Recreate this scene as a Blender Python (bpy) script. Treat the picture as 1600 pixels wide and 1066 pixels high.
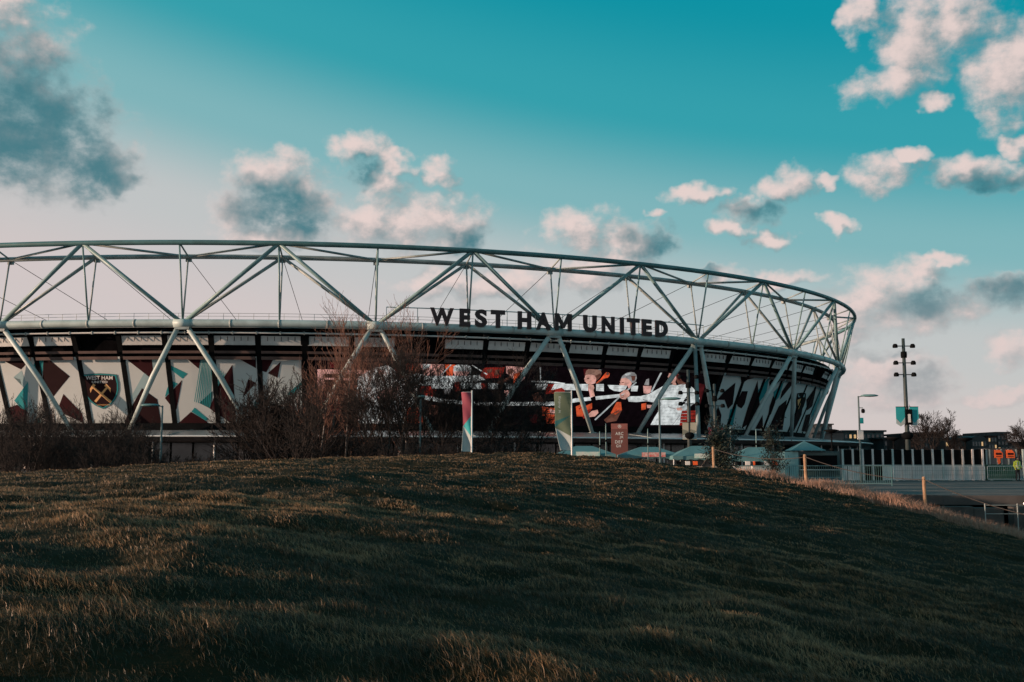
import bpy, bmesh, math, random
import numpy as np
from mathutils import Vector, Matrix, Quaternion
R = math.radians
random.seed(7)
scene = bpy.context.scene
for o in list(bpy.data.objects): bpy.data.objects.remove(o)
COL = scene.collection

# ------------------------------------------------------------------ camera
EYE = 1.65                      # eye height above the plaza, which is z = 0
FPX, YH = 1577.25, 716.9        # focal length and horizon in pixels of the 1600 x 1066 photograph
PITCH = math.atan2(YH - 533.0, FPX)
cd = bpy.data.cameras.new('camera'); cam = bpy.data.objects.new('camera', cd); COL.objects.link(cam)
cd.sensor_width = 36.0; cd.lens = FPX / 1600 * 36.0; cd.clip_start = 0.1; cd.clip_end = 6000
cam.location = (0, 0, EYE); cam.rotation_euler = (R(90) + PITCH, 0, 0)
scene.camera = cam
scene.view_settings.view_transform = 'Standard'; scene.view_settings.look = 'None'
scene.view_settings.gamma = 1.0; scene.view_settings.exposure = 0.42
scene.view_settings.use_curve_mapping = False
scene.render.resolution_x, scene.render.resolution_y = 1024, 682
scene.cycles.max_bounces = 6; scene.cycles.diffuse_bounces = 3; scene.cycles.transparent_max_bounces = 8

# ------------------------------------------------------------------ sun
SUN_EL, SUN_AZ = 6.3, -106.0    # degrees; azimuth from the view direction (+y), negative = left
sv = Vector((math.sin(R(SUN_AZ)) * math.cos(R(SUN_EL)), math.cos(R(SUN_AZ)) * math.cos(R(SUN_EL)), math.sin(R(SUN_EL))))
sl = bpy.data.lights.new('sun', 'SUN'); sl.energy = 5.0; sl.angle = R(0.5); sl.color = (1.0, 0.66, 0.47)
so = bpy.data.objects.new('sun', sl); COL.objects.link(so)
so.rotation_euler = sv.to_track_quat('Z', 'Y').to_euler(); so.location = (-60, -40, 40)

# ------------------------------------------------------------------ sky
def sky_dir(px, py):            # azimuth and elevation, degrees, of a pixel of the photograph
    x, v = (px - 800) / FPX, (533 - py) / FPX
    c, s = math.cos(PITCH), math.sin(PITCH)
    d = Vector((x, c - v * s, s + v * c)).normalized()
    return math.degrees(math.atan2(d.x, d.y)), math.degrees(math.asin(d.z))

CLOUDS = [  # x, y, half width, half height
 (-60,120,180,130),(30,130,90,100),(40,205,130,95),(120,262,110,52),(190,285,52,24),(0,10,60,40),
 (430,292,78,54),(380,325,58,38),(480,330,56,42),(440,360,110,28),
 (560,240,50,32),(612,254,38,20),(590,285,50,40),(680,262,36,26),(640,345,120,56),(560,345,60,40),(720,360,60,44),
 (905,360,72,46),(985,372,72,42),(1020,324,20,9),(930,420,120,34),
 (1090,301,54,17),(1228,290,50,30),(1180,332,52,26),(1290,286,26,14),(1376,272,52,36),(1420,242,30,16),(1500,262,56,30),(1560,270,60,32),(1590,220,28,22),
 (1205,376,42,17),(1300,356,30,15),(1140,360,34,18),
 (1350,24,26,34),(1440,60,84,72),(1400,130,74,36),(1500,40,70,60),(1570,110,66,74),(1450,165,24,14),
 (1400,462,104,52),(1480,480,70,38),(1330,500,60,40),(1560,455,52,34),(1610,450,60,34),(1465,410,38,12),
 (1370,590,90,46),(1440,600,52,36),(1590,545,52,26),(1560,615,60,16),(1230,440,60,16),(1130,425,36,14),(760,440,150,30)]
DARKS = [
 (30,170,180,110),(60,230,150,85),(140,275,130,50),(-50,170,100,90),(425,315,84,40),(470,345,50,34),(565,272,36,22),(1030,372,60,44),(1090,400,70,34),
 (1450,470,62,26),(1560,455,70,34),(1540,292,80,26),(1210,330,90,20),(740,380,46,30),(1440,590,46,30),(1390,545,90,14)]

world = bpy.data.worlds.new('World'); scene.world = world; world.use_nodes = True
NT = world.node_tree; NT.nodes.clear()

class NB:                       # tiny node builder
    def __init__(s, nt): s.nt = nt
    def n(s, t, **kw):
        nd = s.nt.nodes.new(t)
        for k, v in kw.items(): setattr(nd, k, v)
        return nd
    def put(s, sock, v):
        if v is None: return
        if hasattr(v, 'is_output') or isinstance(v, bpy.types.NodeSocket): s.nt.links.new(v, sock)
        else: sock.default_value = v
    def m(s, op, a, b=None, c=None, clamp=False):
        nd = s.n('ShaderNodeMath', operation=op, use_clamp=clamp)
        for i, v in enumerate((a, b, c)): s.put(nd.inputs[i], v)
        return nd.outputs[0]
    def v(s, op, a, b=None):
        nd = s.n('ShaderNodeVectorMath', operation=op); s.put(nd.inputs[0], a); s.put(nd.inputs[1], b)
        return nd.outputs['Value'] if op in ('DOT_PRODUCT', 'LENGTH') else nd.outputs[0]
    def sstep(s, x, a, b, lo=0.0, hi=1.0):
        nd = s.n('ShaderNodeMapRange', interpolation_type='SMOOTHSTEP')
        s.put(nd.inputs[0], x); nd.inputs[1].default_value = a; nd.inputs[2].default_value = b
        nd.inputs[3].default_value = lo; nd.inputs[4].default_value = hi
        return nd.outputs[0]
    def mix(s, f, a, b, blend='MIX'):
        nd = s.n('ShaderNodeMix', data_type='RGBA', blend_type=blend)
        s.put(nd.inputs['Factor'], f) if False else s.put(nd.inputs[0], f)
        s.put(nd.inputs[6], a); s.put(nd.inputs[7], b)
        return nd.outputs[2]
    def noise(s, vec, scale, detail=6, rough=0.55, lac=2.0, out=0):
        nd = s.n('ShaderNodeTexNoise'); s.put(nd.inputs['Vector'], vec)
        nd.inputs['Scale'].default_value = scale; nd.inputs['Detail'].default_value = detail
        nd.inputs['Roughness'].default_value = rough; nd.inputs['Lacunarity'].default_value = lac
        return nd.outputs[out]

def blob_group(name, blobs):
    g = bpy.data.node_groups.new(name, 'ShaderNodeTree')
    g.interface.new_socket('P', in_out='INPUT', socket_type='NodeSocketVector')
    g.interface.new_socket('D', in_out='OUTPUT', socket_type='NodeSocketFloat')
    b = NB(g); gi = b.n('NodeGroupInput'); go = b.n('NodeGroupOutput')
    acc = None
    for (x, y, rx, ry) in blobs:
        a, e = sky_dir(x, y); k = math.degrees(1 / FPX); ix, iy = 1 / (rx * k), 1 / (ry * k)
        nd = b.n('ShaderNodeVectorMath', operation='MULTIPLY_ADD'); b.put(nd.inputs[0], gi.outputs[0])
        nd.inputs[1].default_value = (ix, iy, 0); nd.inputs[2].default_value = (-a * ix, -e * iy, 0)
        q = b.v('DOT_PRODUCT', nd.outputs[0], nd.outputs[0])
        acc = q if acc is None else b.m('MINIMUM', acc, q)
    b.nt.links.new(b.m('MAXIMUM', b.m('SUBTRACT', 1.0, acc), -1.6), go.inputs[0])
    return g

b = NB(NT)
tc = b.n('ShaderNodeTexCoord'); dirv = tc.outputs['Generated']
sp = b.n('ShaderNodeSeparateXYZ'); b.put(sp.inputs[0], dirv)
az = b.m('MULTIPLY', b.m('ARCTAN2', sp.outputs[0], sp.outputs[1]), 57.2958)
el = b.m('MULTIPLY', b.m('ARCSINE', sp.outputs[2]), 57.2958)
cx = b.n('ShaderNodeCombineXYZ'); b.put(cx.inputs[0], az); b.put(cx.inputs[1], el); P0 = cx.outputs[0]
gC, gD = blob_group('cloud_field', CLOUDS), blob_group('cloud_shade', DARKS)
w1 = b.v('SUBTRACT', b.noise(P0, 0.30, 2, 0.55, out=1), (0.5, 0.5, 0.5))
w2 = b.v('SUBTRACT', b.noise(P0, 1.1, 2, 0.6, out=1), (0.5, 0.5, 0.5))
PW = b.v('ADD', P0, b.v('ADD', b.v('MULTIPLY', w1, (3.0, 2.4, 0)), b.v('MULTIPLY', w2, (1.3, 1.1, 0))))
# clouds of the same kind all around, where the list above has none
gen = b.m('MULTIPLY', b.m('SUBTRACT', b.noise(b.v('MULTIPLY', P0, (0.045, 0.085, 0)), 1.0, 2, 0.5), 0.55), 7.0)
gen = b.m('MINIMUM', b.m('ADD', gen, b.sstep(b.m('ABSOLUTE', az), 27.0, 36.0, -1.6, 0.0)), 0.9)
def field(off, detail):
    g = b.n('ShaderNodeGroup'); g.node_tree = gC; b.put(g.inputs[0], b.v('ADD', PW, off) if off else PW)
    fb = b.noise(b.v('MULTIPLY', b.v('ADD', P0, off) if off else P0, (1.0, 1.25, 1.0)), 0.52, detail, 0.60)
    return b.m('ADD', b.m('MAXIMUM', g.outputs[0], gen), b.m('MULTIPLY', b.m('SUBTRACT', fb, 0.45), 2.6))
D0 = field(None, 8)
D1 = field((-0.75, 0.70, 0), 5)
alpha = b.sstep(D0, -0.12, 1.25)
lit = b.sstep(b.m('SUBTRACT', D0, D1), -0.95, 0.85)
gd = b.n('ShaderNodeGroup'); gd.node_tree = gD; b.put(gd.inputs[0], PW)
dk = b.sstep(b.m('ADD', gd.outputs[0], b.m('MULTIPLY', b.m('SUBTRACT', b.noise(P0, 0.5, 6, 0.6), 0.5), 1.6)), -0.5, 1.1)
dk = b.m('MULTIPLY', dk, b.sstep(D0, -0.05, 0.75))
lit = b.m('MULTIPLY', b.m('MULTIPLY_ADD', lit, 0.75, 0.25), b.m('SUBTRACT', 1.0, b.m('MULTIPLY', dk, 0.97)))
# clear air: pale and rosy low down and towards the sun, deep teal above and away from it
hs = Vector((sv.x, sv.y, 0)).normalized()
g = b.v('DOT_PRODUCT', b.v('NORMALIZE', b.v('MULTIPLY', dirv, (1, 1, 0))), (hs.x, hs.y, 0))
s_ = b.m('SUBTRACT', el, b.m('MULTIPLY', b.m('ADD', g, 0.42), 11.5))
ramp = b.n('ShaderNodeValToRGB'); b.put(ramp.inputs[0], b.m('DIVIDE', b.m('ADD', s_, 20.0), 80.0, clamp=True))
cr = ramp.color_ramp; cr.interpolation = 'EASE'
stops = [(-20, (.70,.61,.59)), (3, (.635,.56,.555)), (8.5, (.53,.55,.555)), (13.5, (.21,.455,.49)), (19, (.03,.345,.41)), (25.5, (.0,.285,.365)), (60, (.0,.15,.22))]
while len(cr.elements) < len(stops): cr.elements.new(0.5)
for e_, (p_, c_) in zip(cr.elements, stops): e_.position = (p_ + 20) / 80; e_.color = (*c_, 1)
nsk = b.n('ShaderNodeTexSky', sky_type='NISHITA'); nsk.sun_disc = False
nsk.sun_elevation = R(SUN_EL); nsk.sun_rotation = R(SUN_AZ); nsk.air_density = 1.0; nsk.dust_density = 0.6
air = b.mix(0.05, b.mix(1.0, ramp.outputs[0], (10, 10, 10, 1), 'MULTIPLY'), b.mix(1.0, nsk.outputs[0], (1.0, 1.1, 1.0, 1), 'MULTIPLY'))
cl = b.mix(lit, (0.35, 1.75, 2.15, 1), (7.7, 6.25, 5.9, 1))
low = b.sstep(el, 2.0, 11.0, 0.55, 0.0)        # distance washes the low clouds out
cl = b.mix(low, cl, (6.3, 5.3, 5.2, 1))
col = b.mix(b.m('MULTIPLY', alpha, 0.96), air, cl)
bg = b.n('ShaderNodeBackground'); b.put(bg.inputs[0], col); bg.inputs[1].default_value = 0.077
world.cycles.sampling_method = 'MANUAL'; world.cycles.sample_map_resolution = 256
wo = b.n('ShaderNodeOutputWorld'); NT.links.new(bg.outputs[0], wo.inputs[0])

# ------------------------------------------------------------------ materials
MATS = {}
def mat(name, col, rough=0.6, metal=0.0, var=0.15, scale=3.0, bump=0.0, emit=0.0, col2=None, spec=0.4, bscale=None, trans=0.0):
    if name in MATS: return MATS[name]
    m = bpy.data.materials.new(name); m.use_nodes = True; nt = m.node_tree; bb = NB(nt)
    p = nt.nodes['Principled BSDF']
    t = bb.n('ShaderNodeTexCoord').outputs['Object']
    nz = bb.noise(t, scale, 6, 0.6)
    f = bb.sstep(nz, 0.3, 0.7)
    c2 = col2 if col2 else tuple(c * (1 - var) for c in col)
    c1 = col if col2 else tuple(min(1, c * (1 + var * 0.5)) for c in col)
    cc = bb.mix(f, (*c1, 1), (*c2, 1))
    bb.put(p.inputs['Base Color'], cc)
    bb.put(p.inputs['Roughness'], bb.m('MULTIPLY_ADD', nz, 0.25, max(0.02, rough - 0.12)))
    p.inputs['Metallic'].default_value = metal; p.inputs['Specular IOR Level'].default_value = spec
    if bump:
        bn = bb.n('ShaderNodeBump'); bn.inputs['Strength'].default_value = bump; bn.inputs['Distance'].default_value = 0.05
        bb.put(bn.inputs['Height'], bb.noise(t, bscale or scale * 6, 5, 0.6)); nt.links.new(bn.outputs[0], p.inputs['Normal'])
    if emit:
        bb.put(p.inputs['Emission Color'], cc); p.inputs['Emission Strength'].default_value = emit
    MATS[name] = m
    return m
STEEL = mat('painted_steel', (.39,.49,.49), .45, 0, .22, .35, .05)  # teal of the ambient light is tinted into this base colour
STEEL2 = mat('steel_mid_grey', (.27,.32,.32), .5, 0, .30, .5, .05)  # mid grey tone for inner truss members and small fittings
STEELT = mat('steel_dark_teal', (.07,.17,.18), .45, 0, .25, .4, .05)  # darkest teal tone, as on the outer top chord
STEELD = mat('steel_grey_teal', (.16,.27,.28), .45, 0, .25, .4, .05)  # greyer teal tone, as on the outer diagonals
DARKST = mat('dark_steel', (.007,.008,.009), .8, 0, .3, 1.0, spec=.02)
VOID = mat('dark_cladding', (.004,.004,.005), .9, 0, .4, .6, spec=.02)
WRAP = mat('wrap_white', (.53,.58,.585), .6, 0, .07, .12)  # white with the teal ambient light mixed into its colour
MAROON = mat('wrap_maroon', (.034,.008,.011), .8, 0, .15, .3, spec=.1)
MAROON2 = mat('wrap_maroon_dark', (.019,.007,.009), .8, 0, .15, .3, spec=.1)
TEAL = mat('wrap_teal', (.006,.24,.27), .6, 0, .1, .3)
PALE = mat('wrap_pale_teal', (.27,.40,.43), .6, 0, .1, .3)
GOLD = mat('crest_gold', (.75,.40,.16), .6, 0, .1, .5)
LETTER = mat('letter_maroon', (.030,.010,.014), .45, 0, .2, 1.0)
FASCIA = mat('fascia_panel', (.58,.60,.60), .5, 0, .2, .3)
SLAT = mat('soffit_slat', (.10,.065,.06), .6, 0, .3, .5)
ROOFM = mat('roof_sheet', (.45,.47,.48), .5, 0, .15, .2)
CANOPY = mat('canopy_metal', (.23,.26,.28), .35, .4, .3, .25)
EDGE = mat('canopy_edge', (.62,.64,.64), .4, 0, .15, .4)
CONC = mat('concrete', (.30,.285,.27), .85, 0, .3, .8, .3)
WOOD = mat('weathered_wood', (.34,.215,.13), .8, 0, .35, 4.0, .5)
ROPE = mat('rope', (.06,.05,.045), .9, 0, .3, 20)
PAINTG = mat('lamp_paint', (.12,.16,.165), .5, 0, .2, 1.5)
BLACK = mat('black_panel', (.003,.003,.004), .7, 0, .5, 1.0, spec=.1)
WHITEP = mat('white_panel', (.62,.58,.57), .6, 0, .18, .9, .1)
GREEN = mat('green_paint', (.010,.075,.045), .5, 0, .3, 1.0)
ORANGE = mat('orange_sign', (.85,.13,.03), .5, 0, .1, 2.0)
TENT = mat('marquee_roof', (.10,.22,.235), .6, 0, .15, .6, .1)
TENTW = mat('marquee_wall', (.48,.50,.50), .7, 0, .15, .8)
GLASS = mat('window_glass', (.03,.05,.06), .08, 0, .3, .3, spec=.8)
WLIT = mat('window_lit', (.95,.55,.25), .5, 0, .1, 1.0, emit=.42)
BARK = mat('dark_bark', (.022,.017,.016), .9, 0, .4, 4.0)
TWIG = mat('twig', (.013,.0095,.009), .9, 0, .3, 2.0)  # near-black: the shade over the thicket is put into the colour
TWIGR = mat('twig_reddish', (.17,.085,.062), .85, 0, .3, 2.0)
BIRCH = mat('birch_bark', (.34,.31,.29), .8, 0, .0, 3.0, col2=(.06,.05,.045))
LEAFD = mat('dark_leaf', (.022,.030,.020), .6, 0, .5, 5.0)
FLAGP = mat('flag_pink', (.25,.048,.08), .7, 0, .12, .8)
FLAGG = mat('flag_green', (.085,.125,.085), .7, 0, .12, .8)
FLAGW = mat('flag_white', (.36,.43,.44), .7, 0, .1, .8)
FLAGT = mat('flag_teal', (.02,.33,.36), .7, 0, .1, .8)
FLAGDT = mat('flag_dark_teal', (.01,.10,.11), .7, 0, .1, .8)
CREAM = mat('banner_cream', (.42,.41,.33), .7, 0, .12, .9)
RUST = mat('sign_brown', (.17,.062,.052), .6, 0, .12, .8)
PRINTW = mat('print_white', (.70,.68,.66), .6, 0, .05, 1.0)
BRICK = mat('far_brick', (.075,.055,.052), .85, 0, .35, .3)
BRICKD = mat('far_dark_cladding', (.030,.036,.040), .7, 0, .4, .2)
BTEAL = mat('far_teal_cladding', (.05,.085,.09), .6, 0, .3, .2)
def smat(name, c, e=0.60): return mat('screen_' + name, c, .9, 0, .42, .9, emit=e, spec=.05)
SC = {k: smat(k, v) for k, v in dict(black=(.004,.002,.003), maroon=(.06,.008,.009), red=(.26,.022,.015), orange=(.60,.085,.03), white=(.66,.67,.66),
      pink=(.66,.33,.29), skin=(.62,.31,.25), hair=(.26,.14,.105), grey=(.27,.25,.25), brown=(.13,.05,.035), dwhite=(.42,.44,.44)).items()}

# ------------------------------------------------------------------ mesh helpers
class MB:
    def __init__(s): s.v, s.f, s.mi = [], [], []
    def add(s, vs, fs, mi=0):
        o = len(s.v); s.v += [tuple(q) for q in vs]; s.f += [tuple(i + o for i in q) for q in fs]; s.mi += [mi] * len(fs); return s
    def quad(s, a, b_, c, d, mi=0): return s.add([a, b_, c, d], [(0, 1, 2, 3)], mi)
    def box(s, c, size, rz=0.0, mi=0, axes=None):
        c = Vector(c); hx, hy, hz = [q / 2 for q in size]
        X, Y, Z = axes if axes else (Vector((math.cos(rz), math.sin(rz), 0)), Vector((-math.sin(rz), math.cos(rz), 0)), Vector((0, 0, 1)))
        vs = [c + X * (i * hx) + Y * (j * hy) + Z * (k * hz) for k in (-1, 1) for j in (-1, 1) for i in (-1, 1)]
        return s.add(vs, [(0, 2, 3, 1), (4, 5, 7, 6), (0, 1, 5, 4), (2, 6, 7, 3), (0, 4, 6, 2), (1, 3, 7, 5)], mi)
    def tube(s, p0, p1, r0, r1=None, n=10, mi=0, cap=True): return s.path([p0, p1], [r0, r0 if r1 is None else r1], n, mi, cap)
    def path(s, pts, rad, n=10, mi=0, cap=True, closed=False):
        pts = [Vector(q) for q in pts]; m = len(pts)
        if not hasattr(rad, '__len__'): rad = [rad] * m
        vs = []; fs = []; up = None
        for i, p in enumerate(pts):
            a = pts[(i - 1) % m] if (i or closed) else pts[0]; c = pts[(i + 1) % m] if (i < m - 1 or closed) else pts[-1]
            t = (c - a).normalized()
            if up is None:
                up = t.cross(Vector((0, 0, 1)));  up = up if up.length > 1e-3 else Vector((1, 0, 0)); up.normalize()
            up = (up - t * up.dot(t)).normalized(); w = t.cross(up)
            for j in range(n):
                q = 2 * math.pi * j / n; vs.append(p + (up * math.cos(q) + w * math.sin(q)) * rad[i])
        for i in range(m if closed else m - 1):
            for j in range(n):
                i2 = (i + 1) % m; fs.append((i * n + j, i * n + (j + 1) % n, i2 * n + (j + 1) % n, i2 * n + j))
        if cap and not closed: fs += [tuple(range(n))[::-1], tuple((m - 1) * n + j for j in range(n))]
        return s.add(vs, fs, mi)
    def prism(s, poly, X, Y, Nn, o, depth, mi=0):      # flat outline given in the X, Y plane at o, thickened backwards along -Nn
        o, X, Y, Nn = Vector(o), Vector(X), Vector(Y), Vector(Nn); n = len(poly)
        f = [o + X * a + Y * c for a, c in poly]; k = [q - Nn * depth for q in f]
        return s.add(f + k, [tuple(range(n)), tuple(range(2 * n - 1, n - 1, -1))] + [(i, i + n, (i + 1) % n + n, (i + 1) % n) for i in range(n)], mi)
    def lathe(s, prof, c=(0, 0, 0), n=14, mi=0):
        c = Vector(c); vs = [c + Vector((r * math.cos(2 * math.pi * j / n), r * math.sin(2 * math.pi * j / n), z)) for r, z in prof for j in range(n)]
        fs = [(i * n + j, i * n + (j + 1) % n, (i + 1) * n + (j + 1) % n, (i + 1) * n + j) for i in range(len(prof) - 1) for j in range(n)]
        return s.add(vs, fs + [tuple(range(n))[::-1], tuple((len(prof) - 1) * n + j for j in range(n))], mi)
    def mesh(s, name, mats, smooth=False, off=None):
        me = bpy.data.meshes.new(name)
        vs = s.v if off is None else [(a - off[0], b_ - off[1], c - off[2]) for a, b_, c in s.v]
        me.from_pydata(vs, [], s.f)
        for q in (mats if isinstance(mats, (list, tuple)) else [mats]): me.materials.append(q)
        me.polygons.foreach_set('material_index', s.mi)
        if smooth: me.polygons.foreach_set('use_smooth', [True] * len(s.f))
        me.update(); return me

ROOTLOC = {}
def link(name, data, parent=None):
    o = bpy.data.objects.new(name, data); COL.objects.link(o)
    if parent is not None: o.parent = parent
    return o
def tag(o, label, cat, group=None):
    o['label'] = label; o['category'] = cat
    if group: o['group'] = group
    return o
def thing(name, label, cat, loc=(0, 0, 0), rz=0.0, group=None):
    o = link(name, None); o.location = loc; o.rotation_euler = (0, 0, rz); ROOTLOC[o.name] = Vector(loc); o.empty_display_size = 0.3
    return tag(o, label, cat, group)
def base_of(o):
    while o.parent: o = o.parent
    return o.location.copy()
def part(name, mb, mats, parent, smooth=False, world=True):     # world: vertices given in world space, parent only shifted
    off = base_of(parent) if world else None
    return link(name, mb.mesh(name, mats, smooth, off), parent)
def struct(name, mb, mats, smooth=False):
    o = link(name, mb.mesh(name, mats, smooth)); o['kind'] = 'structure'; return o
def dup(root, loc, rz=0.0, label=None, group=None, sc=None):
    def cp(o, par):
        c = o.copy(); COL.objects.link(c); c.parent = par
        for ch in o.children: cp(ch, c)
        return c
    kids = list(root.children); r = root.copy(); COL.objects.link(r)
    for ch in kids: cp(ch, r)
    r.location = loc; r.rotation_euler = (0, 0, rz)
    if sc: r.scale = sc if hasattr(sc, '__len__') else (sc, sc, sc)
    if label: r['label'] = label
    if group: r['group'] = group
    return r
def at(px, py, y):              # world point seen at pixel (px, py) of the photograph, y metres ahead
    u, v = (px - 800) / FPX, (533 - py) / FPX
    c, s = math.cos(PITCH), math.sin(PITCH); k = y / (c - v * s)
    return Vector((u * k, y, EYE + (s + v * c) * k))
def topx(p):
    x, y, z = p[0], p[1], p[2] - EYE; c, s = math.cos(PITCH), math.sin(PITCH)
    d = y * c + z * s; return 800 + FPX * x / d, 533 - FPX * (-y * s + z * c) / d

def text_mesh(body, bold=0.0, extrude=0.0, spacing=1.0, align='CENTER'):
    cu = bpy.data.curves.new('text', 'FONT'); cu.body = body; cu.size = 1.0; cu.offset = bold; cu.extrude = extrude
    cu.align_x = align; cu.space_character = spacing; cu.resolution_u = 4
    o = bpy.data.objects.new('text', cu); COL.objects.link(o); bpy.context.view_layer.update()
    dg = bpy.context.evaluated_depsgraph_get(); e = o.evaluated_get(dg); me = e.to_mesh()
    vs = [tuple(q.co) for q in me.vertices]; fs = [tuple(q.vertices) for q in me.polygons]
    e.to_mesh_clear(); bpy.data.objects.remove(o); bpy.data.curves.remove(cu)
    return vs, fs
def fit_text(mb, body, o, X, Y, N, w, h, bold=0.0, depth=0.0, mi=0, spacing=1.0):   # lettering stretched to a w x h box centred at o
    vs, fs = text_mesh(body, bold, 0.5 if depth else 0.0, spacing)
    x0, x1 = min(q[0] for q in vs), max(q[0] for q in vs); y0, y1 = min(q[1] for q in vs), max(q[1] for q in vs)
    o, X, Y, N = Vector(o), Vector(X), Vector(Y), Vector(N)
    mb.add([o + X * ((q[0] - (x0 + x1) / 2) / (x1 - x0) * w) + Y * ((q[1] - (y0 + y1) / 2) / (y1 - y0) * h) + N * (q[2] * depth) for q in vs], fs, mi)

# ------------------------------------------------------------------ terrain
rng = np.random.default_rng(3)
_lat = rng.random((256, 256))
def vnoise(x, y, sx, sy, ox=0.0):
    x = np.asarray(x) / sx + 57.3 + ox; y = np.asarray(y) / sy + 31.7 + ox * 1.7
    xi = np.floor(x).astype(int); yi = np.floor(y).astype(int); fx = x - xi; fy = y - yi
    fx = fx * fx * (3 - 2 * fx); fy = fy * fy * (3 - 2 * fy)
    L = lambda i, j: _lat[i % 256, j % 256]
    return (L(xi, yi) * (1 - fx) + L(xi + 1, yi) * fx) * (1 - fy) + (L(xi, yi + 1) * (1 - fx) + L(xi + 1, yi + 1) * fx) * fy - 0.5
CRX = [-70,-40,-25,-15,-6,0,3,6.3,9.9,14.4,17.5,20,26,45]; CRZ = [-2.4,-.05,.78,1.36,1.76,1.84,1.80,1.60,1.16,.58,-.15,-.95,-2.0,-2.8]
NRX = [-70,-22,-10,-5,0,5,12,25,45]; NRZ = [-3.4,-.75,.34,.50,.02,-.72,-1.85,-3.9,-5.0]
MRX = [-70,-30,-20,-12,-6,0,6,12,20,30,45]; MRZ = [-2.6,-.25,.52,1.06,1.20,.62,-.28,-1.25,-2.5,-3.6,-4.4]  # near and middle slopes shaped so the ridge shades the right side
def hill_z(x, y, fine=True):
    x = np.asarray(x, float); y = np.asarray(y, float)
    def ip(X, Z):   # rounded interpolation
        return sum(np.interp(x + d, X, Z) for d in (-2, -1, 0, 1, 2)) / 5
    t = np.clip(y, -6, 47); A_, B_, C_ = 0.0, 22.0, 47.0    # near, middle and crest profiles
    z = ip(NRX, NRZ) * (t - B_) * (t - C_) / ((A_ - B_) * (A_ - C_)) + ip(MRX, MRZ) * (t - A_) * (t - C_) / ((B_ - A_) * (B_ - C_)) + ip(CRX, CRZ) * (t - A_) * (t - B_) / ((C_ - A_) * (C_ - B_))
    z = z - np.clip((y - 47) / 7.0, 0, None) ** 2 * 1.6
    if fine:
        z = z + .15 * vnoise(x, y, 5.0, 3.5) + .15 * vnoise(x, y, 2.1, 1.2, 5) + .16 * vnoise(x, y, .95, .62, 11) + .10 * vnoise(x, y, .44, .34, 17)
    return np.maximum(z, -5.4)
nx, ny = 640, 400
gx = np.linspace(-62, 42, nx); gy = np.concatenate([np.linspace(-12, 2, 30)[:-1], np.linspace(2, 60, ny - 29)])
X_, Y_ = np.meshgrid(gx, gy); Z_ = hill_z(X_, Y_)
vs = np.stack([X_, Y_, Z_], -1).reshape(-1, 3)
ii = (np.arange(ny - 1)[:, None] * nx + np.arange(nx - 1)[None]).reshape(-1)
fs = np.stack([ii, ii + 1, ii + nx + 1, ii + nx], -1)
def np_mesh(name, verts, faces, n):
    me = bpy.data.meshes.new(name); me.vertices.add(len(verts)); me.vertices.foreach_set('co', verts.astype(np.float32).ravel())
    me.loops.add(faces.size); me.loops.foreach_set('vertex_index', faces.astype(np.int32).ravel())
    me.polygons.add(len(faces)); me.polygons.foreach_set('loop_start', np.arange(0, faces.size, n, dtype=np.int32))
    me.update(calc_edges=True); return me
me = np_mesh('grassy_hill', vs, fs, 4); me.polygons.foreach_set('use_smooth', [True] * len(fs))
SOIL = mat('turf_soil', (.010,.011,.005), .95, 0, .0, 1.2, .6, col2=(.030,.022,.010), spec=.1)
me.materials.append(SOIL); hill = link('grassy_hill', me); hill['kind'] = 'structure'

gm = MB().quad((-3000, -3000, -5.5), (3000, -3000, -5.5), (3000, 3000, -5.5), (-3000, 3000, -5.5))
struct('ground', gm, mat('ground_soil', (.06,.05,.04), .95, 0, .4, .05, .2))
PAVE = mat('plaza_paving', (.085,.078,.076), .85, 0, .3, .5, .15)
pl = MB()
PLZ = [(-400, 51), (12, 51), (16.5, 49), (19.5, 46.2), (60, 44.2), (400, 44), (400, 900), (-400, 900)]
pl.prism(PLZ, (1, 0, 0), (0, 1, 0), (0, 0, 1), (0, 0, 0), .42); struct('plaza', pl, PAVE)
# paving joints near the edge of the plaza: long slabs
for i, yy in enumerate((48.6, 53.4, 59.0, 65.5)):
    j = MB(); j.box((60, yy, .006), (78, .10, .004)); struct('paving_band', j, CONC)

# grass blades -------------------------------------------------------
GRASS = bpy.data.materials.new('grass_blade'); GRASS.use_nodes = True
bb = NB(GRASS.node_tree); pr = GRASS.node_tree.nodes['Principled BSDF']
at_ = bb.n('ShaderNodeAttribute', attribute_name='blade'); bb.put(pr.inputs['Base Color'], at_.outputs[0])
pr.inputs['Roughness'].default_value = .5; pr.inputs['Specular IOR Level'].default_value = .4
tr = bb.n('ShaderNodeBsdfTranslucent'); bb.put(tr.inputs[0], at_.outputs[0])
mx = bb.n('ShaderNodeMixShader'); mx.inputs[0].default_value = .2
GRASS.node_tree.links.new(pr.outputs[0], mx.inputs[1]); GRASS.node_tree.links.new(tr.outputs[0], mx.inputs[2])
GRASS.node_tree.links.new(mx.outputs[0], GRASS.node_tree.nodes['Material Output'].inputs[0])

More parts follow.
